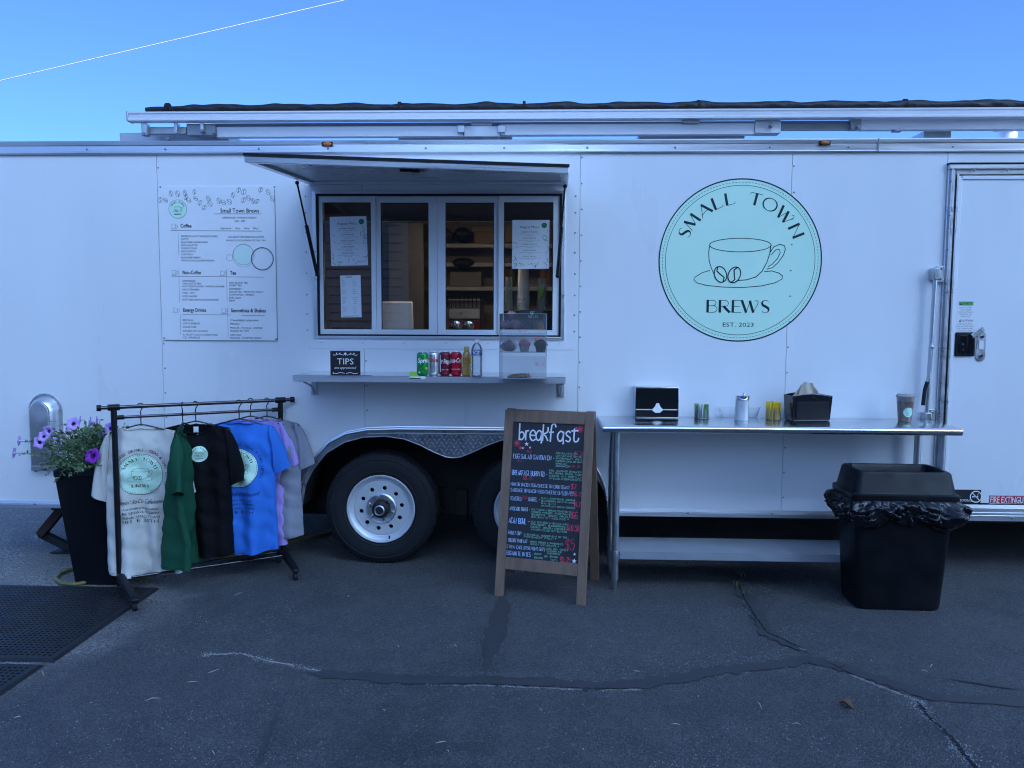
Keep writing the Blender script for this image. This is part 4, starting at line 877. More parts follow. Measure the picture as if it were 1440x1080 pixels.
# ------------------------------------------------------------------ breakfast chalkboard
WOOD = mat('sign_wood', (.20, .128, .088), .6, var=.45, scale=5, stretch=(7, 7, .55), detail=8, bump=.4, bscale=30)
BOARD = mat('chalkboard', (.020, .023, .030), .55, var=.25, scale=6)
CHW = mat('chalk_white', (.74, .76, .80), .9); CHB = mat('chalk_blue', (.50, .65, .92), .9); CHG = mat('chalk_green', (.42, .90, .62), .9); CHR = mat('chalk_red', (.80, .06, .13), .9)
BL, BR = Vector((-.248, -.493, 0)), Vector((.261, -.623, 0)); AW = (BR-BL).length; exw = (BR-BL)/AW; back = Vector((-exw.y, exw.x, 0))
sign = thing('chalkboard_sign', 'wooden frame sandwich board with a chalked breakfast menu', 'sign', BL, atan2(exw.y, exw.x))
AH, lean = 1.045, .20; AL = sqrt(AH**2+lean**2)
def panel(sgn, nm):
    off = 0 if sgn > 0 else 2*lean+.03
    ang = atan2(lean, AH)
    M = (Matrix.Translation((0, off, 0)) @ Matrix.Rotation(-ang*sgn, 4, 'X'))
    def pb(name, x0, x1, s0, s1, d0, d1, m, bev=.002, par=sign): return MB().box((x0, d0, s0), (x1, d1, s1), M).build(name, m, par, bev, smooth=0)
    pb('stile', 0, .052, 0, AL, 0, .022, WOOD); pb('stile', AW-.052, AW, 0, AL, 0, .022, WOOD)
    pb('rail', .0525, AW-.0525, AL-.068, AL-.004, .001, .021, WOOD); pb('rail', .0525, AW-.0525, .155, .222, .001, .021, WOOD)
    pb('board', .05, AW-.05, .21, AL-.06, .009, .015, BOARD, 0)
    return M
M1 = panel(1, 'f'); M2 = panel(-1, 'b')
for x in (.02, AW-.02): MB().cyl((x-.02, lean+.012, AH-.03), (x+.02, lean+.012, AH-.03), .007).build('hinge', GALV, sign)
MB().tube([(.03, .115, .52), (.03, .22, .47), (.03, .33, .52)], .003).build('stay_chain', GALV, sign)
b0u, b1u, b0s, b1s = .0525, AW-.0525, .222, AL-.068; BW, BH = b1u-b0u, b1s-b0s
A = Art()
def bf(x, y):       # zoomed photo pixel -> board coordinates
    fy = (y-(115+(x-140)*.04))/700.; return ((x-(160-37*fy))/398.)*BW, (1-fy)*BH
def ct(t, x, y, x2, hz, c, jit=.05, wt=None):
    a, b = bf(x, y); a2, b2 = bf(x2, y+(x2-x)*.05); A.chalk(t, a, b, hz/700*BH, c, 2, w=a2-a, jit=jit, wt=wt or hz/700*BH*.10, gap=1.6)
LOW = {'b': [[(0, 6), (.1, 0)], [(.1, .8), (1, .2), (2, 1), (2.1, 2.2), (1.2, 3), (.1, 2.4)]], 'r': [[(0, 3.6), (.2, 0)], [(.1, 2.4), (.8, 3.4), (1.8, 3.5)]],
  'e': [[(.1, 1.9), (2.2, 2.0), (2.0, 3.2), (1.1, 3.7), (.2, 3.0), (0, 1.6), (.6, .3), (1.6, .1), (2.4, .7)]], 'a': [[(2.1, 3.0), (1.2, 3.7), (.2, 2.8), (0, 1.4), (.7, .2), (1.6, .6), (2.1, 2.2), (2.2, 3.6), (2.1, .6), (2.3, -.4), (1.9, -.7)]],
  'k': [[(.1, 6), (0, 0)], [(2.0, 5.0), (2.2, 4.0), (1.6, 3.0), (.1, 2.4), (1.2, 1.8), (2.3, .1)]], 'f': [[(2.6, 5.0), (2.2, 6), (1.2, 6), (.7, 4.6), (.5, -.2)], [(-.3, 3.1), (1.8, 3.3)]],
  's': [[(2.0, 3.2), (1.2, 3.8), (.2, 3.2), (.5, 2.3), (1.7, 1.6), (2.0, .8), (1.2, .1), (.0, .6)]], 't': [[(.8, 4.8), (.7, 1.2), (1.2, .2), (2.2, .5), (2.6, 1.6)], [(-.4, 3.9), (2.4, 4.1)]]}
def curve(pts, k=5):
    out = []
    for i in range(len(pts)-1):
        p0, p1, p2, p3 = pts[max(i-1, 0)], pts[i], pts[i+1], pts[min(i+2, len(pts)-1)]
        for j in range(k):
            t = j/k; out.append(tuple(.5*((2*p1[q])+(-p0[q]+p2[q])*t+(2*p0[q]-5*p1[q]+4*p2[q]-p3[q])*t*t+(-p0[q]+3*p1[q]-3*p2[q]+p3[q])*t**3) for q in (0, 1)))
    return out+[pts[-1]]
for ch, xz, wz in zip('breakfast', (192, 228, 254, 288, 325, 362, 408, 452, 488), (30, 24, 30, 32, 30, 30, 34, 30, 32)):
    bx, by = bf(xz, 212+(xz-192)*.03); k = 88/700*BH/6
    for st in LOW[ch]: A.line(curve([(bx+p[0]*wz/398*BW/2.3, by+p[1]*k) for p in st]), .0085, 'chalk_white', 2)
for x, y, r, c in ((236, 232, 12, 'chalk_white'), (215, 253, 7, 'chalk_white'), (255, 250, 7, 'chalk_white'), (500, 818, 13, 'chalk_white'), (502, 784, 8, 'chalk_white')):
    a, b = bf(x, y); A.star(a, b, r/398*BW*1.1, c, 2, random.uniform(-.3, .3))
for x, y, r in ((182, 228, 20), (535, 155, 20), (512, 150, 8), (202, 252, 8)):
    a, b = bf(x, y)
    for k in range(5): A.line([(a-r/398*BW*cos(k*pi/5+.2), b-r/398*BW*sin(k*pi/5+.2)), (a+r/398*BW*cos(k*pi/5+.2), b+r/398*BW*sin(k*pi/5+.2))], .0028, 'chalk_red', 2)
ct('EGG SALAD SANDWICH -', 160, 306, 392, 23, 'chalk_blue'); ct('NEW', 233, 277, 262, 13, 'chalk_red'); ct('NEW', 182, 326, 210, 12, 'chalk_red')
def block(x, y, x2, lines, lh=14, h=8.4):
    for i, t in enumerate(lines): ct(t, x, y+i*lh, x+(x2-x)*min(1, (len(t)+4)/24), h, 'chalk_green', .06)
block(400, 281, 552, ('EGG SALAD WITH', 'LETTUCE AND TOMATO', 'ON CROISSANT, WHEAT,', 'PUMPERNICKEL OR WHITE', 'BREAD'), 13.6); ct('ADD BACON', 398, 347, 478, 9, 'chalk_white'); ct('$7.50', 503, 286, 550, 17, 'chalk_red'); ct('+$1.50', 484, 349, 532, 11, 'chalk_red')
ct('BREAKFAST BURRITO -', 155, 392, 352, 25, 'chalk_blue'); ct('$8.25', 218, 416, 268, 17, 'chalk_red')
block(363, 371, 540, ('EGG, SAUSAGE OR BACON', 'BELL PEPPER, ONIONS, TATER', 'CHEESE IN A TORTILLA', 'W/ SALSA & SOUR CREAM ON'), 13.4)
ct('HAM OR BACON EGG/CHEESE ON CROISSANT', 148, 448, 474, 17, 'chalk_blue'); ct('$7', 484, 459, 512, 24, 'chalk_red')
ct('SAUSAGE OR BACON EGG/CHEESE ON', 148, 478, 428, 17, 'chalk_blue'); ct('ENGLISH', 435, 481, 494, 12, 'chalk_blue'); ct('MUFFIN', 436, 493, 494, 11, 'chalk_blue'); ct('$6.75', 497, 494, 540, 22, 'chalk_red')
ct('TOASTED', 146, 523, 207, 19, 'chalk_blue'); ct('PLAIN', 214, 506, 243, 8, 'chalk_red'); ct('EVERY', 214, 516, 243, 8, 'chalk_red'); ct('BAGEL -', 250, 525, 312, 20, 'chalk_blue')
block(320, 513, 505, ('PLAIN, EVERYTHING, CHEDDAR', 'BLUEBERRY OR CINNAMON', 'RAISIN', 'WITH PLAIN CREAM CHEESE'), 12.8); ct('$4.25', 498, 546, 540, 24, 'chalk_red')
ct('AVOCADO TOAST -', 144, 574, 258, 18, 'chalk_blue'); block(266, 571, 480, ('MULTIGRAIN BREAD TOASTED W', 'MASHED AVOCADO, EVERYTHING', 'SEASONING, TOMATO, DRIZZLE', 'BALSAMIC. ADD EGG +'), 12.8); ct('$1', 362, 610, 380, 12, 'chalk_red'); ct('$6', 484, 606, 518, 32, 'chalk_red')
ct('ACAI BOWL -', 140, 640, 255, 28, 'chalk_blue'); block(262, 634, 460, ('ACAI BLENDED W/ BANANA AND', 'STRAWBERRY, BLUEBERRIES,', 'COCONUT, GRANOLA AND HONEY', 'AND DRIZZLED NUT BUTTER'), 12.8); ct('$10.50', 462, 668, 526, 30, 'chalk_red')
ct('FRUIT CUP -', 136, 698, 222, 18, 'chalk_blue'); block(226, 699, 462, ('A SEASONAL ASSORTMENT OF THE', 'FRESHEST FRUIT'), 12)
ct('YOGURT PARFAIT -', 134, 736, 256, 18, 'chalk_blue'); block(260, 735, 440, ('GREEK YOGURT WITH BERRIES', 'HONEY AND GRANOLA'), 12); ct('$5', 454, 762, 500, 50, 'chalk_red', wt=.003)
ct('CINNA-CAKE OVERNIGHT OATS-', 130, 768, 350, 17, 'chalk_blue'); block(352, 766, 470, ('OATS, CHIA, VANILLA', 'CINNAMON AND', 'ALMOND MILK'), 11.5); ct('EGG WHITE BITES -', 128, 802, 276, 20, 'chalk_blue')
ct('BACON', 284, 795, 322, 9, 'chalk_green'); ct('GRUYERE', 282, 814, 330, 9, 'chalk_green'); ct('OR', 338, 806, 354, 9, 'chalk_green'); ct('SPINACH', 368, 806, 410, 9, 'chalk_green'); ct('FETA', 374, 822, 408, 9, 'chalk_green'); ct('$5.25', 426, 826, 478, 26, 'chalk_red', wt=.003)
A.emit(lambda u, v, d: tuple(M1 @ Vector((b0u+u, .009-d, b0s+v))), sign, 'chalk_lettering')

# ------------------------------------------------------------------ stainless table
TZ = .978; TF, TBk = -.445, -.006
tx0, tx1 = P(848, 600, TF).x, P(1354, 604, TF).x
tab = thing('work_table', 'long stainless steel work table with galvanised lower shelf against the trailer', 'table', ((tx0+tx1)/2, (TF+TBk)/2, 0))
tcx, tcy = (tx0+tx1)/2, (TF+TBk)/2; hx, hy = (tx1-tx0)/2, (TBk-TF)/2
# top: flat sheet whose front edge rolls over
pr = [(hy, TZ-.03), (hy, TZ), (-hy+.012, TZ)]+[(-hy+.012-.021*sin(radians(a)), TZ-.021+.021*cos(radians(a))) for a in range(20, 181, 20)]+[(-hy+.02, TZ-.042), (-hy+.02, TZ-.03)]
MB().loops([[(x, y, z) for y, z in pr] for x in (-hx, -hx+.01, hx-.01, hx)]).build('table_top', STEEL, tab, .002, smooth=50)
lx0, lx1 = .448-tcx, P(1325, 640, -.36).x-tcx; ly0, ly1 = -.355-tcy, -.075-tcy
for x in (lx0, lx1):
    for y in (ly0, ly1):
        lg = MB().lathe([(.0205, .06), (.0205, TZ-.045)], 16, Matrix.Translation((x, y, 0))).build('leg', GALV, tab)
        MB().lathe([(.011, 0), (.014, .004), (.014, .055), (.019, .06)], 14, Matrix.Translation((x, y, 0))).build('foot', GALV, lg)
        MB().lathe([(.024, .175), (.0245, .18), (.0245, .228), (.024, .232)], 16, Matrix.Translation((x, y, 0))).build('shelf_collar', GALV, lg)
SHZ = .232
GAL2 = mat('galvanised_sheet', (.50, .53, .57), .46, .7, var=.10, scale=10, rvar=.1)
ls = MB().box((lx0+.02, ly0-.012, SHZ-.002), (lx1-.02, ly1+.012, SHZ)).box((lx0+.025, ly0-.012, SHZ-.045), (lx1-.025, ly0-.009, SHZ-.0021)).box((lx0+.025, ly1+.009, SHZ-.045), (lx1-.025, ly1+.012, SHZ-.0021))
ls.build('lower_shelf', GAL2, tab, smooth=0)

# ------------------------------------------------------------------ rubbish bin
BINM = mat('bin_plastic', (.006, .007, .009), .45, spec=.35, var=.5, scale=7, rvar=.35, detail=9, bump=.25, bscale=120)
bin_ = thing('rubbish_bin', 'black square plastic rubbish bin with an open rimmed lid', 'bin', (1.965, -.485, 0), radians(-1.5))
def rr(hx, hy, z, r=.04, n=4, oy=0):
    o = []
    for cx, cy, a0 in ((hx-r, -hy+r, -90), (hx-r, hy-r, 0), (-hx+r, hy-r, 90), (-hx+r, -hy+r, 180)):
        o += [(cx+r*cos(radians(a0+90*i/n)), cy+r*sin(radians(a0+90*i/n))+oy, z) for i in range(n+1)]
    return o
MB().loops([rr(.212, .118, 0), rr(.218, .124, .006), rr(.225, .13, .02), rr(.262, .155, .60), rr(.268, .160, .61)], True, True).build('body', BINM, bin_, smooth=35)
lid = MB().loops([rr(.282, .172, .612), rr(.284, .174, .618), rr(.284, .174, .642), rr(.272, .163, .648), rr(.266, .158, .655), rr(.246, .140, .752, .03), rr(.238, .133, .762, .03), rr(.222, .117, .763, .03), rr(.212, .107, .750, .03), rr(.200, .095, .66, .03)], True, False)
lid.build('lid', BINM, bin_, smooth=30)
BAGM = mat('bin_bag', (.006, .006, .008), .20, var=.2, scale=9, bump=.5, bscale=30, bdist=.006, rvar=.4)
from mathutils import noise as MN
def bagfn(u, v):
    a = 2*pi*u; ca, sa = cos(a), sin(a)
    e = 5.; q = (abs(ca)**e+abs(sa)**e)**(-1/e)
    n0 = MN.noise(Vector((ca*2.2, sa*2.2, 3+v*.8))); n1 = MN.noise(Vector((ca*6, sa*6, v*3.0))); n2 = MN.noise(Vector((ca*15+2, sa*15, v*6.5))); n3 = abs(MN.noise(Vector((ca*9, sa*9, v*4.5+7))))
    hang = .15+.075*n0+.03*n1
    out = .010+.052*sin(pi*min(1, v*.92+.06))*(1+.7*n0)+(.045*n3+.018*n1+.010*n2)*sin(pi*min(1, v*.75+.12))
    return ((.262+out)*ca*q, (.152+out)*sa*q, .618-hang*v+(.030*n1+.014*n2)*sin(pi*v))
bag = tag(MB().grid(bagfn, 300, 26, True).build('bin_bag', BAGM, smooth=70, loc=(1.965, -.485, 0), rot=(0, 0, radians(-1.5))), 'crumpled glossy black bin bag folded over the rim under the lid', 'bin bag')
md = bag.modifiers.new('thick', 'SOLIDIFY'); md.thickness = .0012
# ------------------------------------------------------------------ ground mats
RUBM = mat('mat_rubber', (.014, .014, .016), .6, var=.3, scale=8, bump=.2, bscale=120)
def rubber_mat(label, loc, nx, ny, rz):
    p = .0265; T = .012; W, L = nx*p, ny*p
    cell = MB()
    for j in range(ny):
        for i in range(nx):
            cx, cy = (i+.5)*p, (j+.5)*p; k = 6
            sq = [(cx+p/2, cy), (cx+p/2, cy+p/2), (cx, cy+p/2), (cx-p/2, cy+p/2), (cx-p/2, cy), (cx-p/2, cy-p/2), (cx, cy-p/2), (cx+p/2, cy-p/2)]
            ho = [(cx+p*.36*cos(a*pi/4)*(1 if a % 2 == 0 else .97), cy+p*.30*sin(a*pi/4)) for a in range(8)]
            cell.v += [(x, y, T) for x, y in sq]+[(x, y, T) for x, y in ho]+[(x, y, .001) for x, y in ho]; o = len(cell.v)-24
            for a in range(8):
                b = (a+1) % 8; cell.f += [(o+a, o+b, o+8+b, o+8+a), (o+8+a, o+8+b, o+16+b, o+16+a)]
    bd = .035; fr = [(-bd, -bd), (W+bd, -bd), (W+bd, L+bd), (-bd, L+bd)]; inn = [(0, 0), (W, 0), (W, L), (0, L)]
    t = thing('rubber_mat', label, 'mat', loc, rz)
    cell.build('perforated_field', RUBM, t, smooth=0)
    e = MB(); e.v += [(x, y, .001) for x, y in fr]+[(x*1.0, y, T) for x, y in [(-bd+.012, -bd+.012), (W+bd-.012, -bd+.012), (W+bd-.012, L+bd-.012), (-bd+.012, L+bd-.012)]]+[(x, y, T) for x, y in inn]
    for a in range(4): b = (a+1) % 4; e.f += [(a, b, 4+b, 4+a), (4+a, 4+b, 8+b, 8+a)]
    e.build('border', RUBM, t, smooth=0)
rubber_mat('black perforated rubber mat beside the planter and clothes rail', (-3.50, -1.415, .002), 48, 34, radians(0))
rubber_mat('black perforated rubber mat laid end to end with the one by the planter', (-3.53, -2.41, .002), 48, 34, radians(-.6))
# ------------------------------------------------------------------ clothes rail
RL, RR_ = Vector((-2.385, -.55, 0)), Vector((-1.605, -.065, 0)); rd = (RR_-RL).normalized(); rlen = (RR_-RL).length; pn = Vector((rd.y, -rd.x, 0)); ZR = 1.066
POLE = mat('rail_tube', (.10, .10, .11), .18, .9, var=.2)
rack = thing('clothes_rail', 'black wheeled clothes rail hung with printed T-shirts', 'clothes rail', RL, atan2(rd.y, rd.x))
def rloc(x, y, z): return (x, y, z)         # local: x along the bar, -y towards the viewer
rm_ = [0, rlen]
MB().cyl((-.075, 0, ZR), (rlen+.075, 0, ZR), .0105).build('top_bar', POLE, rack)
MB().cyl((0, .0, ZR-.058), (rlen, .0, ZR-.058), .0085).build('second_bar', POLE, rack)
for x, s_ in ((0, -1), (rlen, 1)):
    po = MB().cyl((x, 0, .10), (x, 0, ZR+.012), .0155).build('post', BLK, rack)
    MB().cyl((x-.03*1, 0, ZR), (x+.03, 0, ZR), .018).build('bar_clamp', BLK, po)
    MB().cyl((x+s_*.062, 0, ZR), (x+s_*.085, 0, ZR), .0175).build('end_cap', BLK, po)
    MB().cyl((x-s_*.0, 0, ZR-.058), (x-s_*.05, 0, ZR-.058), .013).build('bar_socket', BLK, po)
    MB().cyl((x, 0, ZR-.09), (x, 0, ZR-.02), .0165).build('post_sleeve', BLK, po)
    y0, y1 = (-.356, .145) if s_ < 0 else (-.275, .145); kx = .055 if s_ < 0 else .01
    sx_ = lambda y: x+kx*max(0, y/y0)
    bm_ = MB().loops([[(sx_(y)-.02, y, z0), (sx_(y)+.02, y, z0), (sx_(y)+.017, y, z1), (sx_(y)-.017, y, z1)] for y, z0, z1 in ((y0-.012, .052, .068), (y0+.02, .055, .085), (-.06, .078, .118), (.06, .078, .118), (y1, .055, .085))]).build('base_beam', BLK, rack, .004, smooth=30)
    for yy in (y0+.012, y1-.01):
        MB().cyl((sx_(yy)-.011, yy, .024), (sx_(yy)+.011, yy, .024), .0235, n=16).build('caster', RUB, bm_); MB().cyl((sx_(yy), yy, .03), (sx_(yy), yy, .062), .010).build('caster_stem', BLK, bm_)
for y in (-.045, .05): MB().cyl((0, y, .095), (rlen, y, .095), .0085).build('lower_bar', POLE, rack)

# ------------------------------------------------------------------ T-shirts and hangers
def shirt(label, col, t, ang, off=0., zs=.965, L=.80, hw=.225, fold=.016, ph=0., curl=.25, sl=(1, 1), draw=None, back=True, sheen=.3, rough=.85, tagon=False, lean=0., flat=1.0, slen=.32):
    fold *= 1.9
    m = mat('cotton_'+label.split()[0]+label.split()[1], col, rough, spec=.2, var=.10, scale=40, bump=.35, bscale=350, sheen=0, bdist=.001)
    c = RL + rd*(rlen*t) + pn*off
    T = thing('t_shirt', label, 't-shirt', (c.x, c.y, 0), ang)
    zh = zs-L
    def topz(x, front):
        ax = abs(x); sh = zs-.055*(ax/.225)-.02*max(0, ax-.19)/.03
        if ax < .085:
            d = (.072 if front else .022)*sqrt(max(0, 1-(ax/.085)**2)); sh -= d
        return sh
    def W(v): return hw*(1.0+.05*(1-v)-.02*sin(pi*v))*(1 if v < .75 else 1-.0*(v-.75))
    def thick(v): return (.028+.030*(1-v)**.6)*flat*(1 if v < .86 else max(0.12, (1-v)/.14))
    def fd(x, v): return fold*(1-v*.8)*(1.1*sin(x*24+ph+.8*sin(v*3+ph))+.75*sin(x*49+2.1*ph+v*2.5)+.5*sin(x*13-ph))+.006*sin(v*13+x*14+ph)*(1-v)+.0045*sin(v*27-abs(x)*34+ph)*v+.003*sin(v*44+x*31+ph*3)+.012*(1-fold*8)*(.5-abs(MN.noise(Vector((x*7+ph*5, v*2.6, ph)))*1.6))*(1-.5*v)+.007*(.5-abs(MN.noise(Vector((x*11+v*7, v*9-x*4, ph+9)))*1.6))
    fr_sign = 1 if back else -1
    isfront = (lambda sgn: (sgn < 0) != back)          # sgn < 0 : the side facing the viewer
    def surf(x, v, sgn):
        w = W(v); q = max(-1, min(1, x/w)); e = sqrt(max(0, 1-abs(q)**2.6))
        zt = topz(x, isfront(sgn)); z = zh+(zt-zh)*v - .012*(1-v)*sin(x*9+ph)
        return Vector((x, sgn*thick(v)*e+fd(x, v)+curl*x*x+lean*x*(1-v), z))
    N = 60
    def fn(u, v):
        if u < .5: x = -cos(pi*u*2); sg = -1
        else: x = cos(pi*(u-.5)*2); sg = 1
        w = W(v); x = (abs(x)**.9)*(1 if x >= 0 else -1)*w
        return surf(x, v, sg)
    MB().grid(fn, N*2, 64, True).build('body', m, T, smooth=80)
    for s_, k in ((-1, sl[0]), (1, sl[1])):
        if not k: continue
        L0 = []
        for i in range(11):
            q = i/10
            o0, o1, o2 = Vector((hw*.86, zs-.042)), Vector((hw+.035, zs-.065)), Vector((hw+.055+.035*k, zs-slen+.02))
            i0, i1 = Vector((hw*.93, zs-.235)), Vector((hw*.97, zs-slen-.025))
            po = o0*(1-q)**2+o1*2*q*(1-q)+o2*q*q; pi_ = i0.lerp(i1, q)
            th = (.010+.030*sin(pi*min(1, .12+q*.62)))*flat; lp = []
            for j in range(24):
                a = 2*pi*j/24; du, dd = cos(a), sin(a); c2 = (po+pi_)/2+(po-pi_)/2*du
                lp.append(Vector((s_*c2.x, dd*th+fd(s_*c2.x, .75)*.7+curl*c2.x*c2.x+.007*sin(a*2+ph*2+q*6)*q+.005*sin(q*9+du*4+ph), c2.y)))
            L0.append(lp)
        MB().loops(L0, False, False).build('sleeve', m, T, smooth=80)
    nk = []
    for i in range(25):
        x = -.085+.17*i/24; nk.append(surf(x, .995, -1)+Vector((0, -.003, .002)))
    MB().tube(nk, .0055, 6).build('collar', m, T)
    nk = [surf(-.085+.17*i/24, .995, 1)+Vector((0, .003, .002)) for i in range(25)]
    MB().tube(nk, .0055, 6).build('collar', m, T)
    hem = [surf(-W(0)*.985+1.97*W(0)*i/40, .02, -1)+Vector((0, -.0012, 0)) for i in range(41)]
    MB().tube(hem, .0022, 4).build('hem_stitch', m, T)
    if draw:
        A = Art(); draw(A)
        def pf(u, w_, d):
            v = (w_-zh)/(topz(u, not back)-zh); p = surf(u, v, -1)
            return (p.x, p.y-.0022-d, p.z)
        A.emit(pf, T, 'shirt_print', dz=.0005)
    # hanger
    H = thing('coat_hanger', 'black plastic hanger holding the '+label.split(' T-shirt')[0]+' T-shirt', 'hanger', (c.x, c.y, 0), ang)
    tp = ZR+.0105
    bo = -off*0
    hk = [(-.002, 0, zs-.010), (0, 0, zs+.045), (.006, 0, zs+.06)]
    rr_ = (tp+.004-(zs+.05))
    cz = tp-.012; r = .0165
    hk = [(0, 0, zs-.012), (0, 0, cz-.03)]+[(r*cos(radians(a))*1.0, 0, cz+r*sin(radians(a))) for a in (-60, -20, 20, 60, 90, 120, 160, 195)]
    MB().tube(hk, .0032, 6).build('hook', BLKG, H)
    arm = [(-.20, curl*.04, zs-.062), (-.11, curl*.012, zs-.032), (-.03, 0, zs-.010), (0, 0, zs-.004), (.03, 0, zs-.010), (.11, curl*.012, zs-.032), (.20, curl*.04, zs-.062)]
    MB().tube(arm, .0042, 6).build('arm', BLKG, H)
    if tagon:
        p = surf(.0, .985, 1); MB().box((-.014, p.y-.0065, p.z-.05), (.014, p.y-.0055, p.z-.003)).build('neck_label', PAPER, T)
    return T
mat('ink_navy', (.012, .02, .07), .7)
def arct(A, t, cx, cy, r, a0, a1, h, c):
    for i, ch in enumerate(t):
        if ch == ' ': continue
        a = radians(a0+(a1-a0)*i/(len(t)-1)); A.text(ch, cx+r*cos(a), cy+r*sin(a), h, c, 2, 'c', rot=a-pi/2)
def backprint(ink, cz, cx=0., R=.118):
    def f(A):
        A.logo(cx, cz, R, 'mint_vinyl', ink, 1, 1.25, False)
        for i in range(60): A.line(arc(cx, cz, R*.93, 6*i, 6*i+3, 2), .0022, ink, 2)
        arct(A, 'COLD BREW COFFEE DRINKS, TEAS & CHAI LATTES', cx, cz, R*1.13, 205, -25, .0155, ink)
        A.text("Keepin' SoCo Caffeinated", cx, cz-R*1.42, .024, ink, 2, 'c', w=.25, shear=.45)
        for i, (t, h, w) in enumerate((('IN A WORLD OF BIG CHAINS', .011, .17), ('BE SMALL TOWN', .014, .18), ('DRINK SMALL TOWN', .014, .19), ('101 E 35TH', .018, .18))): A.text(t, cx, cz-R*1.42-.034-.0245*i, h, ink, 2, 'c', w=w)
    return f
def chestprint(A): A.logo(.025, .775, .047, 'mint_vinyl', 'ink_black', 1, 1.5, False)
S_ = shirt('sand white T-shirt with a large round mint back print', (.60, .585, .54), .150, radians(12), -.035, .962, .87, .196, .016, .4, .10, (1, 1), backprint('ink_black', .675, .0), lean=.05, slen=.43)
shirt('dark green T-shirt turned side on beside the sand one', (.012, .075, .040), .385, radians(-78), .02, .965, .83, .205, .018, 2.0, .1, (1, 1), None, lean=-.1, slen=.37)
shirt('black T-shirt with a small round mint chest print', (.0045, .0045, .006), .465, radians(8), .0, .968, .80, .190, .015, 1.1, .12, (1, 1), chestprint, back=False, tagon=True, slen=.37)
shirt('bright blue T-shirt with a large round mint back print', (.035, .17, .60), .725, radians(6), .035, .972, .82, .205, .012, 3.0, .12, (1, 1), backprint('ink_navy', .675, .0), lean=.02)
shirt('pale lavender T-shirt squeezed between the blue and grey ones', (.40, .30, .68), .815, radians(5), -.045, .975, .80, .200, .005, .2, .1, (1, 1), None, flat=.7)
shirt('heather grey T-shirt hanging last by the wheel arch', (.25, .26, .31), .915, radians(2), -.02, .972, .76, .20, .005, 1.7, .05, (1, 1), None, flat=.6)

# ------------------------------------------------------------------ planter with petunias
px_, py_ = -2.605, -.305
plt = thing('planter', 'tall tapered square black planter behind the clothes rail', 'planter', (px_, py_, 0), radians(2))
PB, PT, PZ = .122, .188, .695
MB().loops([rr(PB, PB, 0, .01, 2), rr(PT-.004, PT-.004, PZ-.04, .012, 2), rr(PT, PT, PZ-.035, .012, 2), rr(PT, PT, PZ, .012, 2), rr(PT-.014, PT-.014, PZ, .01, 2), rr(PT-.018, PT-.018, PZ-.05, .01, 2)], True, False).build('pot', mat('planter_plastic', (.005, .006, .008), .4, var=.2, spec=.35), plt, .002, smooth=30)
MB().add([(x, y, PZ-.045) for x, y in ((-.17, -.17), (.17, -.17), (.17, .17), (-.17, .17))], [(0, 1, 2, 3)]).build('soil', mat('soil', (.035, .025, .018), .95, var=.5, scale=30, bump=.8, bscale=60, bdist=.01), plt)
LEAF = mat('petunia_leaf', (.12, .185, .09), .55, var=.45, scale=30); STEM = mat('petunia_stem', (.10, .15, .06), .6, var=.3)
LIL = mat('petal_lilac', (.55, .36, .78), .6, var=.15, scale=30); LILP = mat('petal_pale', (.58, .46, .76), .6, var=.15, scale=30); PUR = mat('petal_purple', (.22, .015, .36), .55, var=.2, scale=30); THR = mat('petal_throat', (.06, .008, .12), .6)
pet = thing('petunia', 'trailing petunia with lilac and deep purple flowers spilling from the planter', 'plant', (px_, py_, PZ-.045))
O_ = Vector((px_, py_, PZ-.045)); lf = MB(); stm = MB(); R_ = random.Random(5)
def leaf(p, d, s):
    d = d.normalized(); w = d.cross(Vector((R_.uniform(-1, 1), R_.uniform(-1, 1), R_.uniform(-.2, 1)))).normalized(); up = w.cross(d)
    lf.add([p, p+d*s*.5+w*s*.28+up*s*.06, p+d*s-up*s*.1, p+d*s*.5-w*s*.28+up*s*.06], [(0, 1, 2), (0, 2, 3)])
def stem(p0, p1, sag, nl=9, s=.024, r=.0022):
    mid = p0.lerp(p1, .5)+Vector((0, 0, sag)); pts = [p0*(1-t)**2+mid*2*t*(1-t)+p1*t*t for t in [i/9 for i in range(10)]]
    pts = [p+Vector((R_.uniform(-.006, .006), R_.uniform(-.006, .006), R_.uniform(-.006, .006))) if 0 < i < 9 else p for i, p in enumerate(pts)]
    stm.tube(pts, [r*(1-.5*i/9) for i in range(10)], 5)
    for i in range(nl):
        t = (i+R_.uniform(.2, 1))/nl*9; k = int(min(8, t)); p = pts[k].lerp(pts[k+1], t-k); leaf(p, (pts[k+1]-pts[k])*.6/(pts[k+1]-pts[k]).length+Vector((R_.uniform(-1, 1), R_.uniform(-1, 1), R_.uniform(-.4, .9))), s*R_.uniform(.6, 1.35))
    return pts
def root(): return Vector((R_.uniform(-.13, .13), R_.uniform(-.13, .13), 0))
for _ in range(330):
    a = R_.uniform(0, 6.28); rr1 = R_.uniform(.03, .27); stem(root(), Vector((rr1*cos(a)-.04, rr1*sin(a)-.02, R_.uniform(.03, .285)-.3*max(0, rr1-.18))), R_.uniform(.03, .10), 12, .030)
for px, py, Y, sag in ((35, 622, -.5, .12), (28, 640, -.52, .08), (52, 664, -.52, .12), (66, 668, -.52, .12), (80, 676, -.52, .14), (96, 668, -.55, .12), (112, 660, -.55, .1), (60, 650, -.5, .12), (150, 628, -.35, .1), (140, 655, -.52, .06)):
    stem(Vector((R_.uniform(-.12, 0), -.12, 0)), P(px, py, Y)-O_, sag, 30, .024)
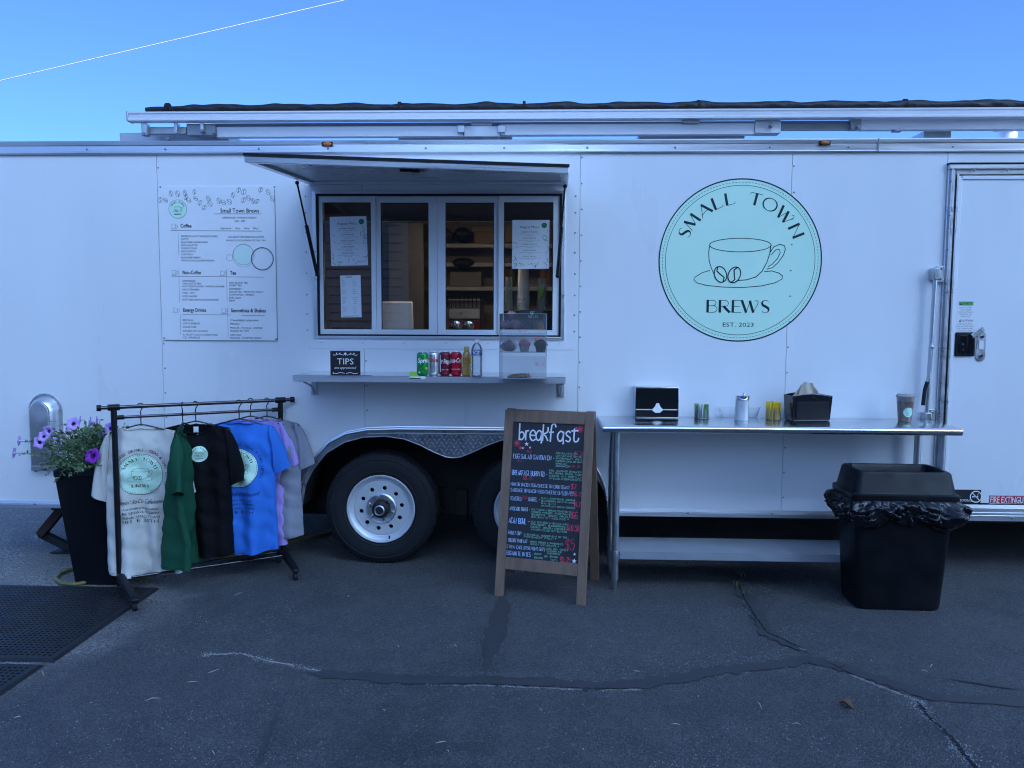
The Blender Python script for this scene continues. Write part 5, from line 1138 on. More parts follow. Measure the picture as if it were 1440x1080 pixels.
flw = (((102.6, 595.6), 8.2, LIL, 0), ((67.8, 606.7), 7, LIL, 0), ((61, 613.5), 7, LIL, 0), ((55, 622), 7.5, LIL, 0), ((127, 594), 7, LIL, 1), ((154, 603), 8, LIL, 0), ((145, 611), 6.5, LIL, 1), ((81, 621), 7.5, LILP, 0), ((93, 606), 6, LILP, 1), ((27, 620), 6, LILP, 2), ((20, 637), 6.5, LILP, 2), ((130, 641), 9, PUR, 0), ((136, 590), 4, LIL, 2), ((113, 590), 4.5, LILP, 2))
for (fx, fy), r, m, side in flw:
    Y = -.50 if fx < 75 else (-.53 if m is PUR else -.42); c = P(fx, fy, Y)-O_; rad = r*.0047
    nrm_ = Vector((R_.uniform(-.35, .2), -1, R_.uniform(-.1, .45))) if side == 0 else Vector((R_.uniform(-1.2, -.7), -.5, R_.uniform(-.1, .5)))
    if side == 2: nrm_ = Vector((-1, -.35, .1))
    stem(root()*.6+Vector((-.03, -.05, .02)), c-nrm_.normalized()*rad*1.0, .05, 7, .018)
    q = nrm_.to_track_quat('Z', 'Y').to_matrix().to_4x4(); M = Matrix.Translation(c) @ q
    fl_ = MB(); L0 = []
    for rr2, z in ((.08, -1.1), (.14, -.6), (.28, -.18), (.62, .02), (.9, .06), (1.0, .0)):
        L0.append([M @ Vector((rad*rr2*(1+(.13*cos(5*a) if rr2 > .5 else 0))*cos(a), rad*rr2*(1+(.13*cos(5*a) if rr2 > .5 else 0))*sin(a), rad*z+rad*(.10*cos(10*a) if rr2 > .8 else 0))) for a in [2*pi*i/20 for i in range(20)]])
    fo_ = fl_.loops(L0, False, False).build('flower', m, pet, smooth=60)
    MB().lathe([(rad*.30, -rad*.15), (rad*.12, -rad*.45)], 10, M, False, True).build('throat', THR, fo_)
tag(lf.build('foliage', LEAF, pet, smooth=0), None, None, kind='stuff'); tag(stm.build('stems', STEM, pet), None, None, kind='stuff')
# ------------------------------------------------------------------ hose and cord on the ground
HOSE = mat('garden_hose', (.15, .15, .04), .45, var=.25)
hz = [G(px, py, .014) for px, py in ((150, 806), (112, 799), (98, 801), (84, 807), (78, 814), (86, 820), (104, 822), (125, 818))]
tag(MB().tube([p for p in hz]+[hz[-1]+Vector((.3, .1, 0))], .011, 8).build('garden_hose', HOSE), 'yellow green hose curled on the ground behind the planter', 'hose')
hz = [G(px, py, .008) for px, py in ((300, 788), (350, 778), (396, 764), (420, 759), (445, 752), (470, 744), (520, 735))]
tag(MB().tube(hz, .0065, 6).build('extension_cord', mat('cord_yellow', (.55, .33, .04), .5)), 'thin yellow cord lying by the front trailer wheel', 'cord')
# ------------------------------------------------------------------ things on the serving shelf
def onp(px, py, z): q = G(px, py, z); return Vector((q.x, q.y, z))
def can(label, px, col_, art, h=.137, r=.0335, py=527.5):
    p = onp(px, py, SZ+.0005); t = thing('drink_can', label, 'can', p, group='drinks lined up on the serving shelf')
    MB().lathe([(r*.72, 0), (r*.78, .002), (r*.98, .009), (r, .014), (r, h-.018), (r*.96, h-.012), (r*.80, h-.004)], 32, None, True, False).build('body', col_, t, smooth=50)
    MB().lathe([(r*.80, h-.004), (r*.83, h), (r*.79, h), (r*.76, h-.005)], 32, None, False, True).build('lid', CHROME, t); MB().lathe([(r*.80, .0075), (r*.97, .0135)], 32, None, False, False).build('base_rim', CHROME, t)
    A = Art(); art(A)
    A.emit(lambda u, v, d: ((r+.0006+d)*sin(u/r), -(r+.0006+d)*cos(u/r), v), t, 'label_print', dz=.0003)
CANG = mat('can_green', (.01, .26, .05), .28, .3, var=.08); CANS = mat('can_silver', (.62, .63, .66), .28, .7, var=.08); CANM = mat('can_maroon', (.20, .012, .035), .28, .3, var=.1); CANR = mat('can_red', (.52, .008, .035), .28, .3, var=.06)
mat('label_white', (.8, .8, .82), .4); mat('label_red', (.5, .02, .05), .4); mat('label_yellow', (.75, .55, .05), .4); mat('label_blue', (.01, .09, .36), .4); mat('label_lime', (.25, .5, .06), .4)
def a_sprite(A): A.text('Sprite', .014, .078, .024, 'label_white', 2, 'c', w=.075, bold=.03, shear=.15); A.disc(.03, .045, .008, 'label_yellow', 1, 16); A.poly([(-.01, .02), (.012, .02), (.006, .032)], 'label_lime', 1); A.poly([(-.02, .018), (-.006, .018), (-.016, .03)], 'label_white', 1)
def a_diet(A): A.text('Coke', .0, .078, .026, 'label_red', 2, 'c', w=.066, bold=.03, shear=.15); A.text('DIET', -.01, .112, .008, 'ink_black', 2, 'c')
def a_pepper(A):
    A.text('Dr Pepper', .012, .07, .026, 'label_white', 2, 'c', w=.085, bold=.03, shear=.1); A.rect(-.030, .02, -.022, .12, 'label_white', 1); A.text('23 FLAVORS', 0, .03, .007, 'label_white', 2, 'c')
def a_cola(A): A.text('Coca-Cola', -.002, .076, .026, 'label_white', 2, 'c', w=.092, bold=.02, shear=.3); A.text('ORIGINAL TASTE', 0, .034, .006, 'label_white', 2, 'c')
can('green lemon lime soda can at the end of the row', 594.3, CANG, a_sprite, py=528.5); can('silver diet cola can between the green and maroon cans', 609.7, CANS, a_diet); can('maroon soda can between the silver and red cans', 625.6, CANM, a_pepper); can('bright red cola can beside the juice bottle', 641.6, CANR, a_cola, py=527.7)
jp = onp(656.2, 528, SZ+.0005); jb = thing('juice_bottle', 'small amber juice bottle with a yellow label beside the red can', 'bottle', jp, group='drinks lined up on the serving shelf')
MB().lathe([(.022, 0), (.026, .004), (.0265, .05), (.024, .06), (.0265, .075), (.0255, .115), (.020, .132), (.014, .142), (.014, .15)], 24).build('body', mat('juice_amber', (.42, .24, .05), .12, var=.15, coat=.4), jb)
MB().lathe([(.016, .145), (.016, .166), (.0145, .168)], 20).build('cap', mat('cap_gold', (.45, .33, .08), .4), jb)
A = Art(); A.rect(-.03, .055, .03, .118, 'label_yellow', 1); A.text('JUICE', 0, .09, .012, 'label_red', 2, 'c'); A.rect(-.02, .015, .02, .045, 'label_lime', 1)
A.emit(lambda u, v, d: ((.0272+d)*sin(u/.027), -(.0272+d)*cos(u/.027), v), jb, 'label_print', dz=.0003)
PET = clear('clear_bottle', (.93, .96, .97), .04, 1.6, .10)
wp = onp(670.5, 529.5, SZ+.0005); wb_ = thing('water_bottle', 'clear plastic water bottle with a blue label beside the pastry case', 'bottle', wp, group='drinks lined up on the serving shelf')
pf_ = [(.026, 0), (.031, .005)]
for k in range(5): z = .012+.022*k; pf_ += [(.031, z), (.0292, z+.011)]
pf_ += [(.031, .122), (.031, .15), (.030, .16), (.022, .18), (.0125, .19), (.0125, .196)]
MB().lathe(pf_, 28).build('body', PET, wb_); MB().lathe([(.0145, .192), (.0145, .208), (.013, .21)], 20).build('cap', mat('cap_white', (.78, .79, .8), .4), wb_)
A = Art(); A.rect(-.05, .120, .05, .152, 'label_blue', 1); A.text('ICE', 0, .128, .017, 'label_white', 2, 'c', bold=.03); A.line([(-.02, .146), (.0, .149), (.02, .146)], .002, 'label_white', 2)
A.emit(lambda u, v, d: ((.0315+d)*sin(u/.031), -(.0315+d)*cos(u/.031), v), wb_, 'label_print', dz=.0003)
# tips sign
tp = onp(486, 528.5, SZ); ts = thing('tips_sign', 'small black tips card on a clear stand upon the serving shelf', 'sign', (tp.x, tp.y, SZ))
w_, h_ = .172, .142
MB().box((-w_/2-.002, 0, 0), (w_/2+.002, .006, h_+.004)).box((-w_/2-.002, .006, 0), (w_/2+.06, .05, .003)).build('acrylic_stand', clear('acrylic', (.96, .97, .98), .03, 1.2, .03), ts, smooth=0)
box('card', (-w_/2, -.002, .004), (w_/2, -.0002, h_), mat('card_black', (.012, .012, .016), .5), ts)
A = Art(); A.text('TIPS', 0, .066, .034, 'label_white', 2, 'c', w=.095); A.text('are appreciated', 0, .040, .014, 'label_white', 2, 'c', w=.125, shear=.2)
for s_ in (-1, 1):
    A.line(curve([(s_*.01, .118), (s_*.035, .125), (s_*.06, .118), (s_*.07, .122)]), .003, 'label_white', 2); A.line(curve([(s_*.005, .014), (s_*.03, .019), (s_*.05, .013), (s_*.07, .016)]), .003, 'label_white', 2)
    for k in (.03, .05): A.disc(s_*k, .129, .0035, 'label_white', 2, 8, 1)
A.star(0, .126, .012, 'label_white', 2, 0, 6, .4); A.disc(s_*-.07, .016, .004, 'label_white', 2, 8, 1)
A.emit(lambda u, v, d: (u, -.002-d, v), ts, 'print')
cp = onp(586.5, 533.5, SZ); cc = thing('card_reader', 'small flat white and green card holder at the shelf edge', 'card holder', (cp.x, cp.y, SZ), radians(3))
box('base', (-.042, -.005, 0), (.042, .05, .014), mat('holder_white', (.7, .72, .72), .4), cc, .002); box('slot', (-.04, -.0065, .004), (.02, -.0052, .009), INK, cc); box('card', (-.042, .02, .0141), (-.004, .024, .04), MATS['label_lime'], cc)
# ------------------------------------------------------------------ pastry case
ACR = clear('case_acrylic', (.95, .96, .97), .03, 1.5, .06)
c0, c1 = onp(702, 532.5, SZ), onp(768, 533.5, SZ); CW = c1.x-c0.x; CH = P(735, 441, c0.y).z-SZ; CD = .20
case = thing('pastry_case', 'clear acrylic three tier pastry case standing at the end of the serving shelf', 'display case', (c0.x, c0.y, SZ), radians(-1.5))
for nm, a, b in (('side', (0, 0, 0), (.004, CD, CH)), ('side', (CW-.004, 0, 0), (CW, CD, CH)), ('back', (.0045, CD-.004, 0), (CW-.0045, CD, CH)), ('top', (.0045, .001, CH-.004), (CW-.0045, CD-.005, CH)), ('base', (.0045, .001, .0005), (CW-.0045, CD-.005, .005)),
        ('tier', (.0045, .02, .142), (CW-.0045, CD-.005, .146)), ('tier', (.0045, .02, .268), (CW-.0045, CD-.005, .272))):
    box(nm, a, b, ACR, case)
for z0, z1 in ((.008, .125), (.150, .255), (.276, CH-.008)): box('door', (.006, -.002, z0), (CW-.006, .001, z1), ACR, case)
ed = mat('acrylic_edge', (.30, .34, .37), .3)
for a, b in (((-.001, -.0032, 0), (.003, -.0022, CH)), ((CW-.003, -.0032, 0), (CW+.001, -.0022, CH)), ((0.0035, -.0032, CH-.003), (CW-.0035, -.0022, CH)), ((.0035, -.0032, .143), (CW-.0035, -.0022, .146)), ((.0035, -.0032, .269), (CW-.0035, -.0022, .272)), ((.0035, -.0032, .001), (CW-.0035, -.0022, .004))): box('edge', a, b, ed, case)
cardm = mat('price_card', (.015, .02, .024), .5)
pcd = box('label_card', (CW*.42, .016, .325), (CW-.02, .018, .378), cardm, case)
A = Art(); A.chalk('GF', .0, .022, .016, 'chalk_green', 2); A.chalk('TREATS', -.015, .004, .013, 'chalk_green', 2); A.emit(lambda u, v, d: (CW*.66+u, .0155-d, .33+v), pcd, 'lettering')
A = Art(); A.chalk('$4', .195, .215, .018, 'chalk_red', 2); A.chalk('$3.50', .11, .257, .011, 'chalk_red', 2); A.chalk('$2.75', .20, .075, .014, 'chalk_red', 2); A.emit(lambda u, v, d: (u, -.0035-d, v), case, 'price_lettering')
DOUGH = mat('cookie_dough', (.40, .22, .09), .8, var=.4, scale=60, bump=.5, bscale=120, bdist=.004); CHOC = mat('chocolate', (.045, .022, .014), .7, var=.4, scale=50, bump=.6, bscale=80, bdist=.005)
SPR = mat('sprinkle_cake', (.55, .22, .25), .7, var=.6, scale=90, bump=.6, bscale=70, bdist=.006); WRAP = clear('cling_wrap', (.95, .95, .96), .12, 2.2, .10); LINE = mat('cake_case', (.55, .5, .44), .7, var=.2)
def pastry(name, label, x, y, z, kind, r=.035):
    t = thing(name, label, 'pastry', Vector((c0.x, c0.y, SZ))+Matrix.Rotation(radians(-1.5), 3, 'Z') @ Vector((x, y, z)), random.uniform(0, 3))
    R2 = random.Random(int(x*1000+z*77))
    if kind == 'cookie':
        MB().grid(lambda u, v: (r*v*cos(6.283*u)*(1+.05*sin(u*40)), r*v*sin(6.283*u)*(1+.05*sin(u*31)), .014*(1-v**4)+.003*sin(u*37+v*20)*v), 28, 7, True).build('biscuit', DOUGH, t)
        for _ in range(7): a = R2.uniform(0, 6.28); q = r*R2.uniform(.1, .75); MB().ball((q*cos(a), q*sin(a), .012), .005, 6, 4).build('chocolate_chip', CHOC, t)
    elif kind == 'muffin' or kind == 'choc':
        MB().lathe([(r*.68, 0), (r*.9, .038)], 24, None, True, False).build('paper_case', LINE if kind == 'muffin' else CHOC, t, smooth=0)
        MB().grid(lambda u, v: ((r*1.08*cos(v*1.57))*cos(6.283*u)*(1+.06*sin(u*25+v*6)), (r*1.08*cos(v*1.57))*sin(6.283*u)*(1+.06*sin(u*19+v*5)), .036+.030*sin(v*1.57)+.003*sin(u*31+v*11)), 24, 7, True).build('crown', SPR if kind == 'muffin' else CHOC, t)
    elif kind == 'loaf':
        MB().grid(lambda u, v: (.055*cos(6.283*u)*(abs(cos(6.283*u))+.01)**-.45*(1-.25*v**3), .026*sin(6.283*u)*(abs(sin(6.283*u))+.01)**-.45*(1-.25*v**3), .038*v+.003*sin(u*40)*v), 28, 6, True).build('cake', DOUGH, t)
        MB().grid(lambda u, v: (.041*v*cos(6.283*u), .02*v*sin(6.283*u), .038+.003*(1-v)), 20, 3, True).build('icing', CHOC, t)
    elif kind == 'wrapped':
        MB().grid(lambda u, v: (r*sin(v*3.1416)*cos(6.283*u)*(1+.15*sin(u*31+v*9)), r*sin(v*3.1416)*sin(6.283*u)*(1+.15*sin(u*25)), r*.75*(1-cos(v*3.1416))*(1+.08*sin(u*17))), 22, 9, True).build('cake', SPR, t)
        MB().grid(lambda u, v: (r*1.12*sin(v*3.1416)*cos(6.283*u)*(1+.2*sin(u*43+v*13)), r*1.12*sin(v*3.1416)*sin(6.283*u)*(1+.2*sin(u*37)), r*.82*(1-cos(v*3.1416))*(1+.12*sin(u*29))), 30, 9, True).build('wrapper', WRAP, t, smooth=0)
    return t
for lb, x, y, z, k, r in (('flat chocolate chip cookie on the case floor', .09, .08, .006, 'cookie', .050), ('second cookie leaning behind the flat one', .13, .13, .006, 'cookie', .042),
    ('pink sprinkled cake ball in wrap, top tier corner', .032, .06, .273, 'wrapped', .028), ('pink sprinkled cake ball in wrap beside the corner one', .085, .055, .273, 'wrapped', .030), ('pink sprinkled cake ball stacked on the others', .058, .08, .325, 'wrapped', .027), ('dark glazed loaf cake on the top tier', .21, .07, .273, 'loaf', .03),
    ('wrapped pink cake on the middle tier', .05, .07, .147, 'wrapped', .036), ('sprinkled muffin in a pale case, middle tier', .135, .07, .147, 'muffin', .034), ('chocolate muffin in a dark case, middle tier', .225, .07, .147, 'choc', .036)):
    pastry({'cookie': 'cookie', 'wrapped': 'cake_ball', 'loaf': 'loaf_cake', 'muffin': 'muffin', 'choc': 'muffin'}[k], lb, x, y, z, k, r)

# ------------------------------------------------------------------ things on the steel table
def ont(px, py): return onp(px, py, TZ+.0006)
DBK = mat('dispenser_black', (.008, .009, .011), .14, var=.2, coat=.3)
n0, n1 = ont(893, 588), ont(954.5, 588.5); NW = n1.x-n0.x
nd = thing('napkin_dispenser', 'chrome and black tabletop napkin dispenser with a white napkin tongue', 'dispenser', ((n0.x+n1.x)/2, n0.y, TZ+.0006))
NH = P(924, 544, n0.y).z-TZ; ND = .19
MB().box((-NW/2, .004, .012), (NW/2, ND, NH)).box((-NW/2+.01, .01, 0), (NW/2-.01, ND-.01, .0121)).build('chrome_body', mat('brushed_chrome', (.7, .71, .73), .16, 1., var=.04), nd, .004)
box('face_plate', (-NW/2+.002, -.002, .056), (NW/2-.004, .0035, NH-.008), DBK, nd, .004)
MB().loops([[(x, y, z) for y, z in ((-.002, .05), (.004, .05), (.02, .004), (.004, .008))] for x in (-NW/2+.002, NW/2-.004)]).build('lower_lip', DBK, nd)
MB().box((-NW/2+.006, -.004, .0505), (NW/2-.012, .002, .0555)).build('slot_trim', mat('trim_white', (.7, .72, .75), .4), nd)
MB().prism([(-.034, .052), (-.012, .034), (.016, .034), (.036, .052), (.018, .072), (.010, .092), (-.006, .092), (-.014, .072)], -.0085, -.0045).build('napkin_tongue', PAPER, nd, .002)
def packet_cup(label, px, py, r, h, cols, n):
    p = ont(px, py); t = thing('packet_cup', label, 'sweetener cup', p)
    MB().lathe([(r*.92, 0), (r, .003), (r, h*.72)], 24, None, True, False).build('glass', clear('small_glass', (.94, .96, .96), .03, 1.5, .05), t)
    for i in range(n):
        a = 2*pi*i/n*1.0; rr2 = r*(.72 if i % 3 else .35); m = cols[i % len(cols)]
        M = Matrix.Translation((rr2*cos(a), rr2*sin(a), .004)) @ Matrix.Rotation(a+random.uniform(-.5, .5), 4, 'Z') @ Matrix.Rotation(random.uniform(-.12, .12), 4, 'X')
        MB().box((-.012, -.002, 0), (.012, .002, h*random.uniform(.9, 1.05)), M).build('packet', m, t, .001)
PG, PW2, PY, PO = mat('packet_green', (.12, .34, .12), .6), mat('packet_white', (.70, .72, .70), .6), mat('packet_yellow', (.80, .55, .03), .5), mat('packet_tan', (.34, .25, .12), .6)
packet_cup('small glass of green and white sweetener packets', 986.5, 588.5, .044, .082, (PG, PW2, PO, PG, PW2), 15)
packet_cup('small glass of bright yellow sweetener packets', 1087, 590.5, .043, .105, (PY, PY, PO, PY, PY), 16)
tp = ont(1038, 586); tr2 = thing('plastic_tub', 'low clear plastic tub behind the sugar pourer', 'tub', tp)
TUB = clear('tub_plastic', (.93, .95, .96), .08, 1.8, .16)
MB().loops([rr(.105, .05, 0, .015, 3), rr(.122, .062, .062, .018, 3), rr(.128, .068, .064, .018, 3)], True, False).build('tub', TUB, tr2)
sp = ont(1043, 591); sg = thing('sugar_pourer', 'glass sugar pourer with a chrome lid', 'sugar pourer', sp)
MB().lathe([(.036, .0), (.039, .004), (.037, .02), (.035, .125)], 24).build('sugar', mat('sugar', (.80, .81, .82), .8, bump=.3, bscale=300), sg); MB().lathe([(.041, 0), (.043, .003), (.041, .02), (.0385, .13)], 24, None, False, False).build('jar', clear('jar_glass', (.97, .98, .98), .03, .7), sg)
MB().lathe([(.041, .127), (.043, .131), (.043, .147), (.040, .150), (.012, .152)], 24).build('lid', CHROME, sg); MB().cyl((.005, .0, .152), (.012, -.004, .166), .008).build('spout', CHROME, sg)
b0, b1 = ont(1111, 592.5), ont(1168, 593); bw = (b1.x-b0.x)/2
bn = thing('napkin_box', 'black plastic napkin holder with tan napkins sticking out', 'napkin holder', ((b0.x+b1.x)/2, b0.y+.055, TZ+.0006), radians(9))
bh = P(1140, 553, b0.y).z-TZ
def bl_(z, s, yy): return [(x, y, z+(.014*(1-(x/(bw*s))**2) if z > .1 else 0)) for x, y in ((-bw*s, -yy), (-bw*s*.5, -yy), (0, -yy), (bw*s*.5, -yy), (bw*s, -yy), (bw*s, yy), (bw*s*.5, yy), (0, yy), (-bw*s*.5, yy), (-bw*s, yy))]
MB().loops([bl_(0, .95, .052), bl_(.01, .97, .056), bl_(bh-.02, 1.05, .06), bl_(bh-.014, 1.03, .055), bl_(bh-.05, .98, .045)], True, True).build('holder', DBK, bn, .004, smooth=30)
box('front_panel', (-bw*.86, -.0625, .018), (bw*.86, -.0575, bh-.05), BLK, bn, .004); MB().tube(arc_pts := [(x, -.0605, z) for x, z in arc(0, bh-.055, .028, 20, 160, 10)], .003).build('emblem', BLKG, bn)
NAP = mat('napkin_tan', (.52, .43, .34), .85, var=.12, scale=30)
for i, (dx, dz, ro) in enumerate(((-.02, .05, .15), (.0, .038, -.12), (.03, .03, -.3), (-.035, .034, .35))):
    M = Matrix.Translation((dx, -.02+.012*i, bh-.04)) @ Matrix.Rotation(ro, 4, 'Y') @ Matrix.Rotation(-.12, 4, 'X')
    MB().grid(lambda u, v: M @ Vector(((u-.5)*.11*(1-.5*v), .008*sin(u*7+v*3+i), v*(.05+dz))), 8, 5).build('napkin', NAP, bn)
cp = ont(1272, 592.5); ic = thing('iced_coffee', 'clear cup of iced coffee with a round mint badge on the steel table', 'drink', cp)
ch = P(1272, 557, cp.y).z-TZ; rb_, rt_ = .036, .050
CUP = clear('cup_plastic', (.95, .95, .95), .04, 1.4, .05)
MB().lathe([(rb_, 0), (rt_, ch)], 32, None, True, False).build('cup', CUP, ic); MB().lathe([(rb_-.0015, .002), (rb_+(rt_-rb_)*.80-.0015, ch*.80)], 32).build('coffee', mat('iced_coffee_liquid', (.42, .27, .18), .25, var=.4, scale=22), ic)
MB().lathe([(rb_+(rt_-rb_)*.80-.0015, ch*.801), (rt_-.003, ch*.97)], 32).build('milk_foam', mat('milk_foam', (.62, .48, .38), .6, var=.25, scale=40), ic)
MB().lathe([(rt_+.003, ch-.003), (rt_+.004, ch+.003), (rt_, ch+.006), (rt_-.006, ch+.014), (rt_-.03, ch+.015)], 32).build('lid', clear('lid_plastic', (.9, .88, .88), .08, 1.8, .35, (.62, .55, .55)), ic)
A = Art(); A.logo(0, .058, .029, 'mint_vinyl', 'dark_teal_vinyl', 1, 1.6, False)
A.emit(lambda u, v, d: ((rb_+(rt_-rb_)*v/ch+.0012+d)*sin(u/.043), -(rb_+(rt_-rb_)*v/ch+.0012+d)*cos(u/.043), v), ic, 'badge', dz=.0003)

# ------------------------------------------------------------------ inside the trailer
SHW = mat('shelf_wire', (.50, .50, .52), .35, .9); WOODI = mat('panel_wood', (.20, .13, .085), .6, var=.4, scale=4, stretch=(5, 5, .5))
CARD = mat('cardboard', (.46, .31, .17), .8, var=.15, scale=8); DARKB = mat('dark_bag', (.03, .028, .03), .35, var=.5, scale=12, bump=.8, bscale=18, bdist=.02); FRIDGE = mat('fridge_grey', (.30, .30, .31), .35, .5, var=.1)
ir = thing('wall_shelf', 'long white wire shelf unit along the back wall inside the trailer', 'shelf', (0, 2.3, 0))
SB = []
for z in (P(660, 343.5, 2.15).z, P(660, 403.8, 2.15).z, P(660, 372, 2.3).z):
    sh = MB().box((-1.15, -.16, z-.012), (1.9, .17, z)).build('shelf_board', SHW, ir, smooth=0); SB.append(z)
    box('shelf_lip', (-1.15, -.168, z-.03), (1.9, -.161, z+.004), mat('shelf_lip', (.62, .60, .57), .4), sh)
for x in (-1.13, .2, 1.85): box('upright', (x, .16, .5), (x+.03, .185, 2.45), SHW, ir)
z1, z2, z3 = SB
def ibox(name, label, cat, a, b, m, y0=2.16, d=.2, bev=.004):
    q0, q1 = P(a[0], a[1], y0), P(b[0], b[1], y0); return tag(box(name, (q0.x, y0, q1.z), (q1.x, y0+d, q0.z), m, None, bev), label, cat)
ibox('cardboard_box', 'tan cardboard box on the upper interior shelf', 'box', (667, 326.5), (694, 341.5), CARD, 2.14)
ibox('cardboard_box', 'flatter tan cardboard box lying on the other box', 'box', (664.5, 318.5), (697, 326), CARD, 2.16)
ibox('cardboard_box', 'wide tan carton behind the window menu sheet', 'box', (708, 318), (735, 341), CARD, 2.16)
def ibag(label, px, py, rx, rz, Y=2.2, m=DARKB):
    q = P(px, py, Y); tag(MB().grid(lambda u, v: (q.x+rx*sin(v*3.14159)*cos(6.283*u)*(1+.12*sin(u*31+v*9)), Y+.12*sin(v*3.14159)*sin(6.283*u)*(1+.12*sin(u*23)), q.z-rz*cos(v*3.14159)*(1+.1*sin(u*37+v*5))), 26, 12, True).build('coffee_bag', m), label, 'bag')
ibag('dark crumpled coffee bag on the upper interior shelf', 651, 331, .085, .065); ibag('small brown bag at the end of the upper interior shelf', 628, 332, .06, .06, m=mat('brown_bag', (.18, .10, .06), .5, var=.4, scale=14, bump=.6, bscale=20, bdist=.01)); ibag('dark crumpled bag lying on the plastic crate', 652, 371, .11, .05)
ibox('plastic_crate', 'grey plastic crate on the lower interior shelf', 'crate', (633, 382), (677, 402.5), mat('crate_grey', (.26, .25, .24), .5, var=.1), 2.16)
for i, (px, c_) in enumerate(((712, (.30, .10, .07)), (719, (.18, .2, .1)), (764, (.4, .2, .1)), (772, (.22, .12, .08)))):
    q = P(px, 402, 2.2); t = thing('syrup_bottle', ('dark red syrup bottle beside the clear cup stack', 'olive syrup bottle beside the paper cups', 'amber syrup bottle behind the green printed cups', 'brown syrup bottle at the end of the interior shelf')[i], 'bottle', (q.x, 2.2, z2+.001), group='syrup bottles on the interior shelf')
    MB().lathe([(.035, 0), (.037, .005), (.037, .13), (.014, .17), (.013, .20)], 16).build('glass', mat('syrup_%d' % i, c_, .15), t); MB().lathe([(.015, .2), (.015, .225)], 12).build('cap', BLK, t)
# espresso machine on the rear counter
q0, q1 = P(630, 463, 1.75), P(676, 413, 1.75)
em = thing('espresso_machine', 'espresso machine with slatted cup rack and red front on the rear counter', 'coffee machine', ((q0.x+q1.x)/2, 1.75, q0.z-.10)); ew = (q1.x-q0.x)/2; eh = q1.z-q0.z+.10
box('body', (-ew, .04, 0), (ew, .45, eh-.05), mat('machine_grey', (.22, .21, .21), .3, .6), em, .01); box('front', (-ew*.98, .01, .05), (ew*.98, .039, eh*.42), mat('machine_red', (.22, .03, .03), .25), em, .006); box('panel', (-ew*.95, .0, eh*.47), (ew*.95, .038, eh*.68), mat('machine_steel', (.55, .54, .53), .3, .8), em, .004)
box('cup_tray', (-ew*1.04, -.02, eh-.06), (ew*1.04, .47, eh-.045), mat('tray_tan', (.45, .36, .27), .5), em, .004)
for k in range(9): box('rack_bar', (-ew+2*ew*k/8-.004, -.024, eh-.12), (-ew+2*ew*k/8+.004, -.016, eh-.02), BLK, em)
for x in (-.5, .25): MB().lathe([(.05, 0), (.05, .03), (.02, .034)], 20, Matrix.Translation((ew*x, .01, eh*.30)) @ RM).build('group_head', CHROME, em)
box('rear_counter', (-1.6, 1.7, .5), (1.8, 2.48, q0.z-.10), mat('counter_dark', (.05, .045, .04), .5), trailer); box('front_counter', (-1.45, .06, .94), (.2, .55, 1.40), MATS['counter_dark'], trailer)
# fridge and back panels
ibox('upright_fridge', 'grey upright fridge at the back of the trailer', 'fridge', (545, 312), (597, 520), FRIDGE, 1.9, .5, .01)
box('wood_panel', (1.0, 2.44, .5), (2.19, 2.475, 2.48), WOODI, trailer)
# counter just inside the glass
sc0, sc1 = P(521, 464, .22), P(581, 424, .22)
tv = thing('till_screen', 'back of a white point of sale screen behind the second pane', 'screen', ((sc0.x+sc1.x)/2, .2, 1.401))
tw = (sc1.x-sc0.x)/2; th_ = sc1.z-1.401
MB().hexa([(-tw*1.06, 0, 0), (tw*1.06, 0, 0), (tw*1.06, .02, 0), (-tw*1.06, .02, 0)], [(-tw*.94, .045, th_), (tw*.94, .045, th_), (tw*.94, .06, th_), (-tw*.94, .06, th_)]).build('back_shell', mat('till_white', (.70, .72, .74), .35, var=.05), tv, .012)
MB().lathe([(.035, -.004), (.033, .002)], 24, Matrix.Translation((-.06, .002, .06)) @ RM).build('badge', mat('till_badge', (.55, .57, .6), .3), tv)
A = Art(); A.disc(.075, .15, .012, 'ink_black', 1, 16, 1); A.emit(lambda u, v, d: (u, .034-d, v), tv, 'logo_mark')
box('card_terminal', (0, 0, 0), (.001, .001, .001), BLK) if False else None
ct_ = P(490, 462, .2); tag(box('receipt_printer', (ct_.x-.09, .12, 1.401), (ct_.x+.09, .26, 1.52), BLK, None, .01), 'black receipt printer low behind the first pane', 'printer')
kb = P(741, 437, .26); cb = tag(box('coffee_grinder_box', (P(706, 450, .26).x, .2, 1.401), (P(778, 450, .26).x, .42, kb.z), mat('black_box', (.012, .012, .013), .4), None, .006), 'black box under the cup stacks behind the last pane', 'box')
def cups(label, px, top, r0, r1, m, n, lipstep):
    q = P(px, 435, .28); zt = P(px, top, .28).z; t = thing('cup_stack', label, 'cups', (q.x, .28, kb.z+.001)); H = zt-kb.z
    prf = []
    for k in range(n): z = k*lipstep; prf += [(r1, z), (r1+.002, z+lipstep*.35), (r1, z+lipstep*.7), (r1-.0022, z+lipstep*.72)]
    prf += [(r1-.002, n*lipstep), (r0, H)]
    MB().lathe(prf, 28).build('cups', m, t, smooth=25)
PCUP = mat('paper_cup', (.74, .75, .74), .5, var=.04)
cups('tall stack of white paper cups behind the window menu sheet', 736, 372, .034, .041, PCUP, 9, .011)
CC = clear('cold_cup', (.80, .90, .88), .06, 2.0, .25, (.6, .75, .75))
cups('stack of clear plastic cups left of the paper cups', 715.5, 390, .021, .027, CC, 6, .010); cups('stack of clear plastic cups with green print right of the paper cups', 762, 392, .025, .034, CC, 6, .010)
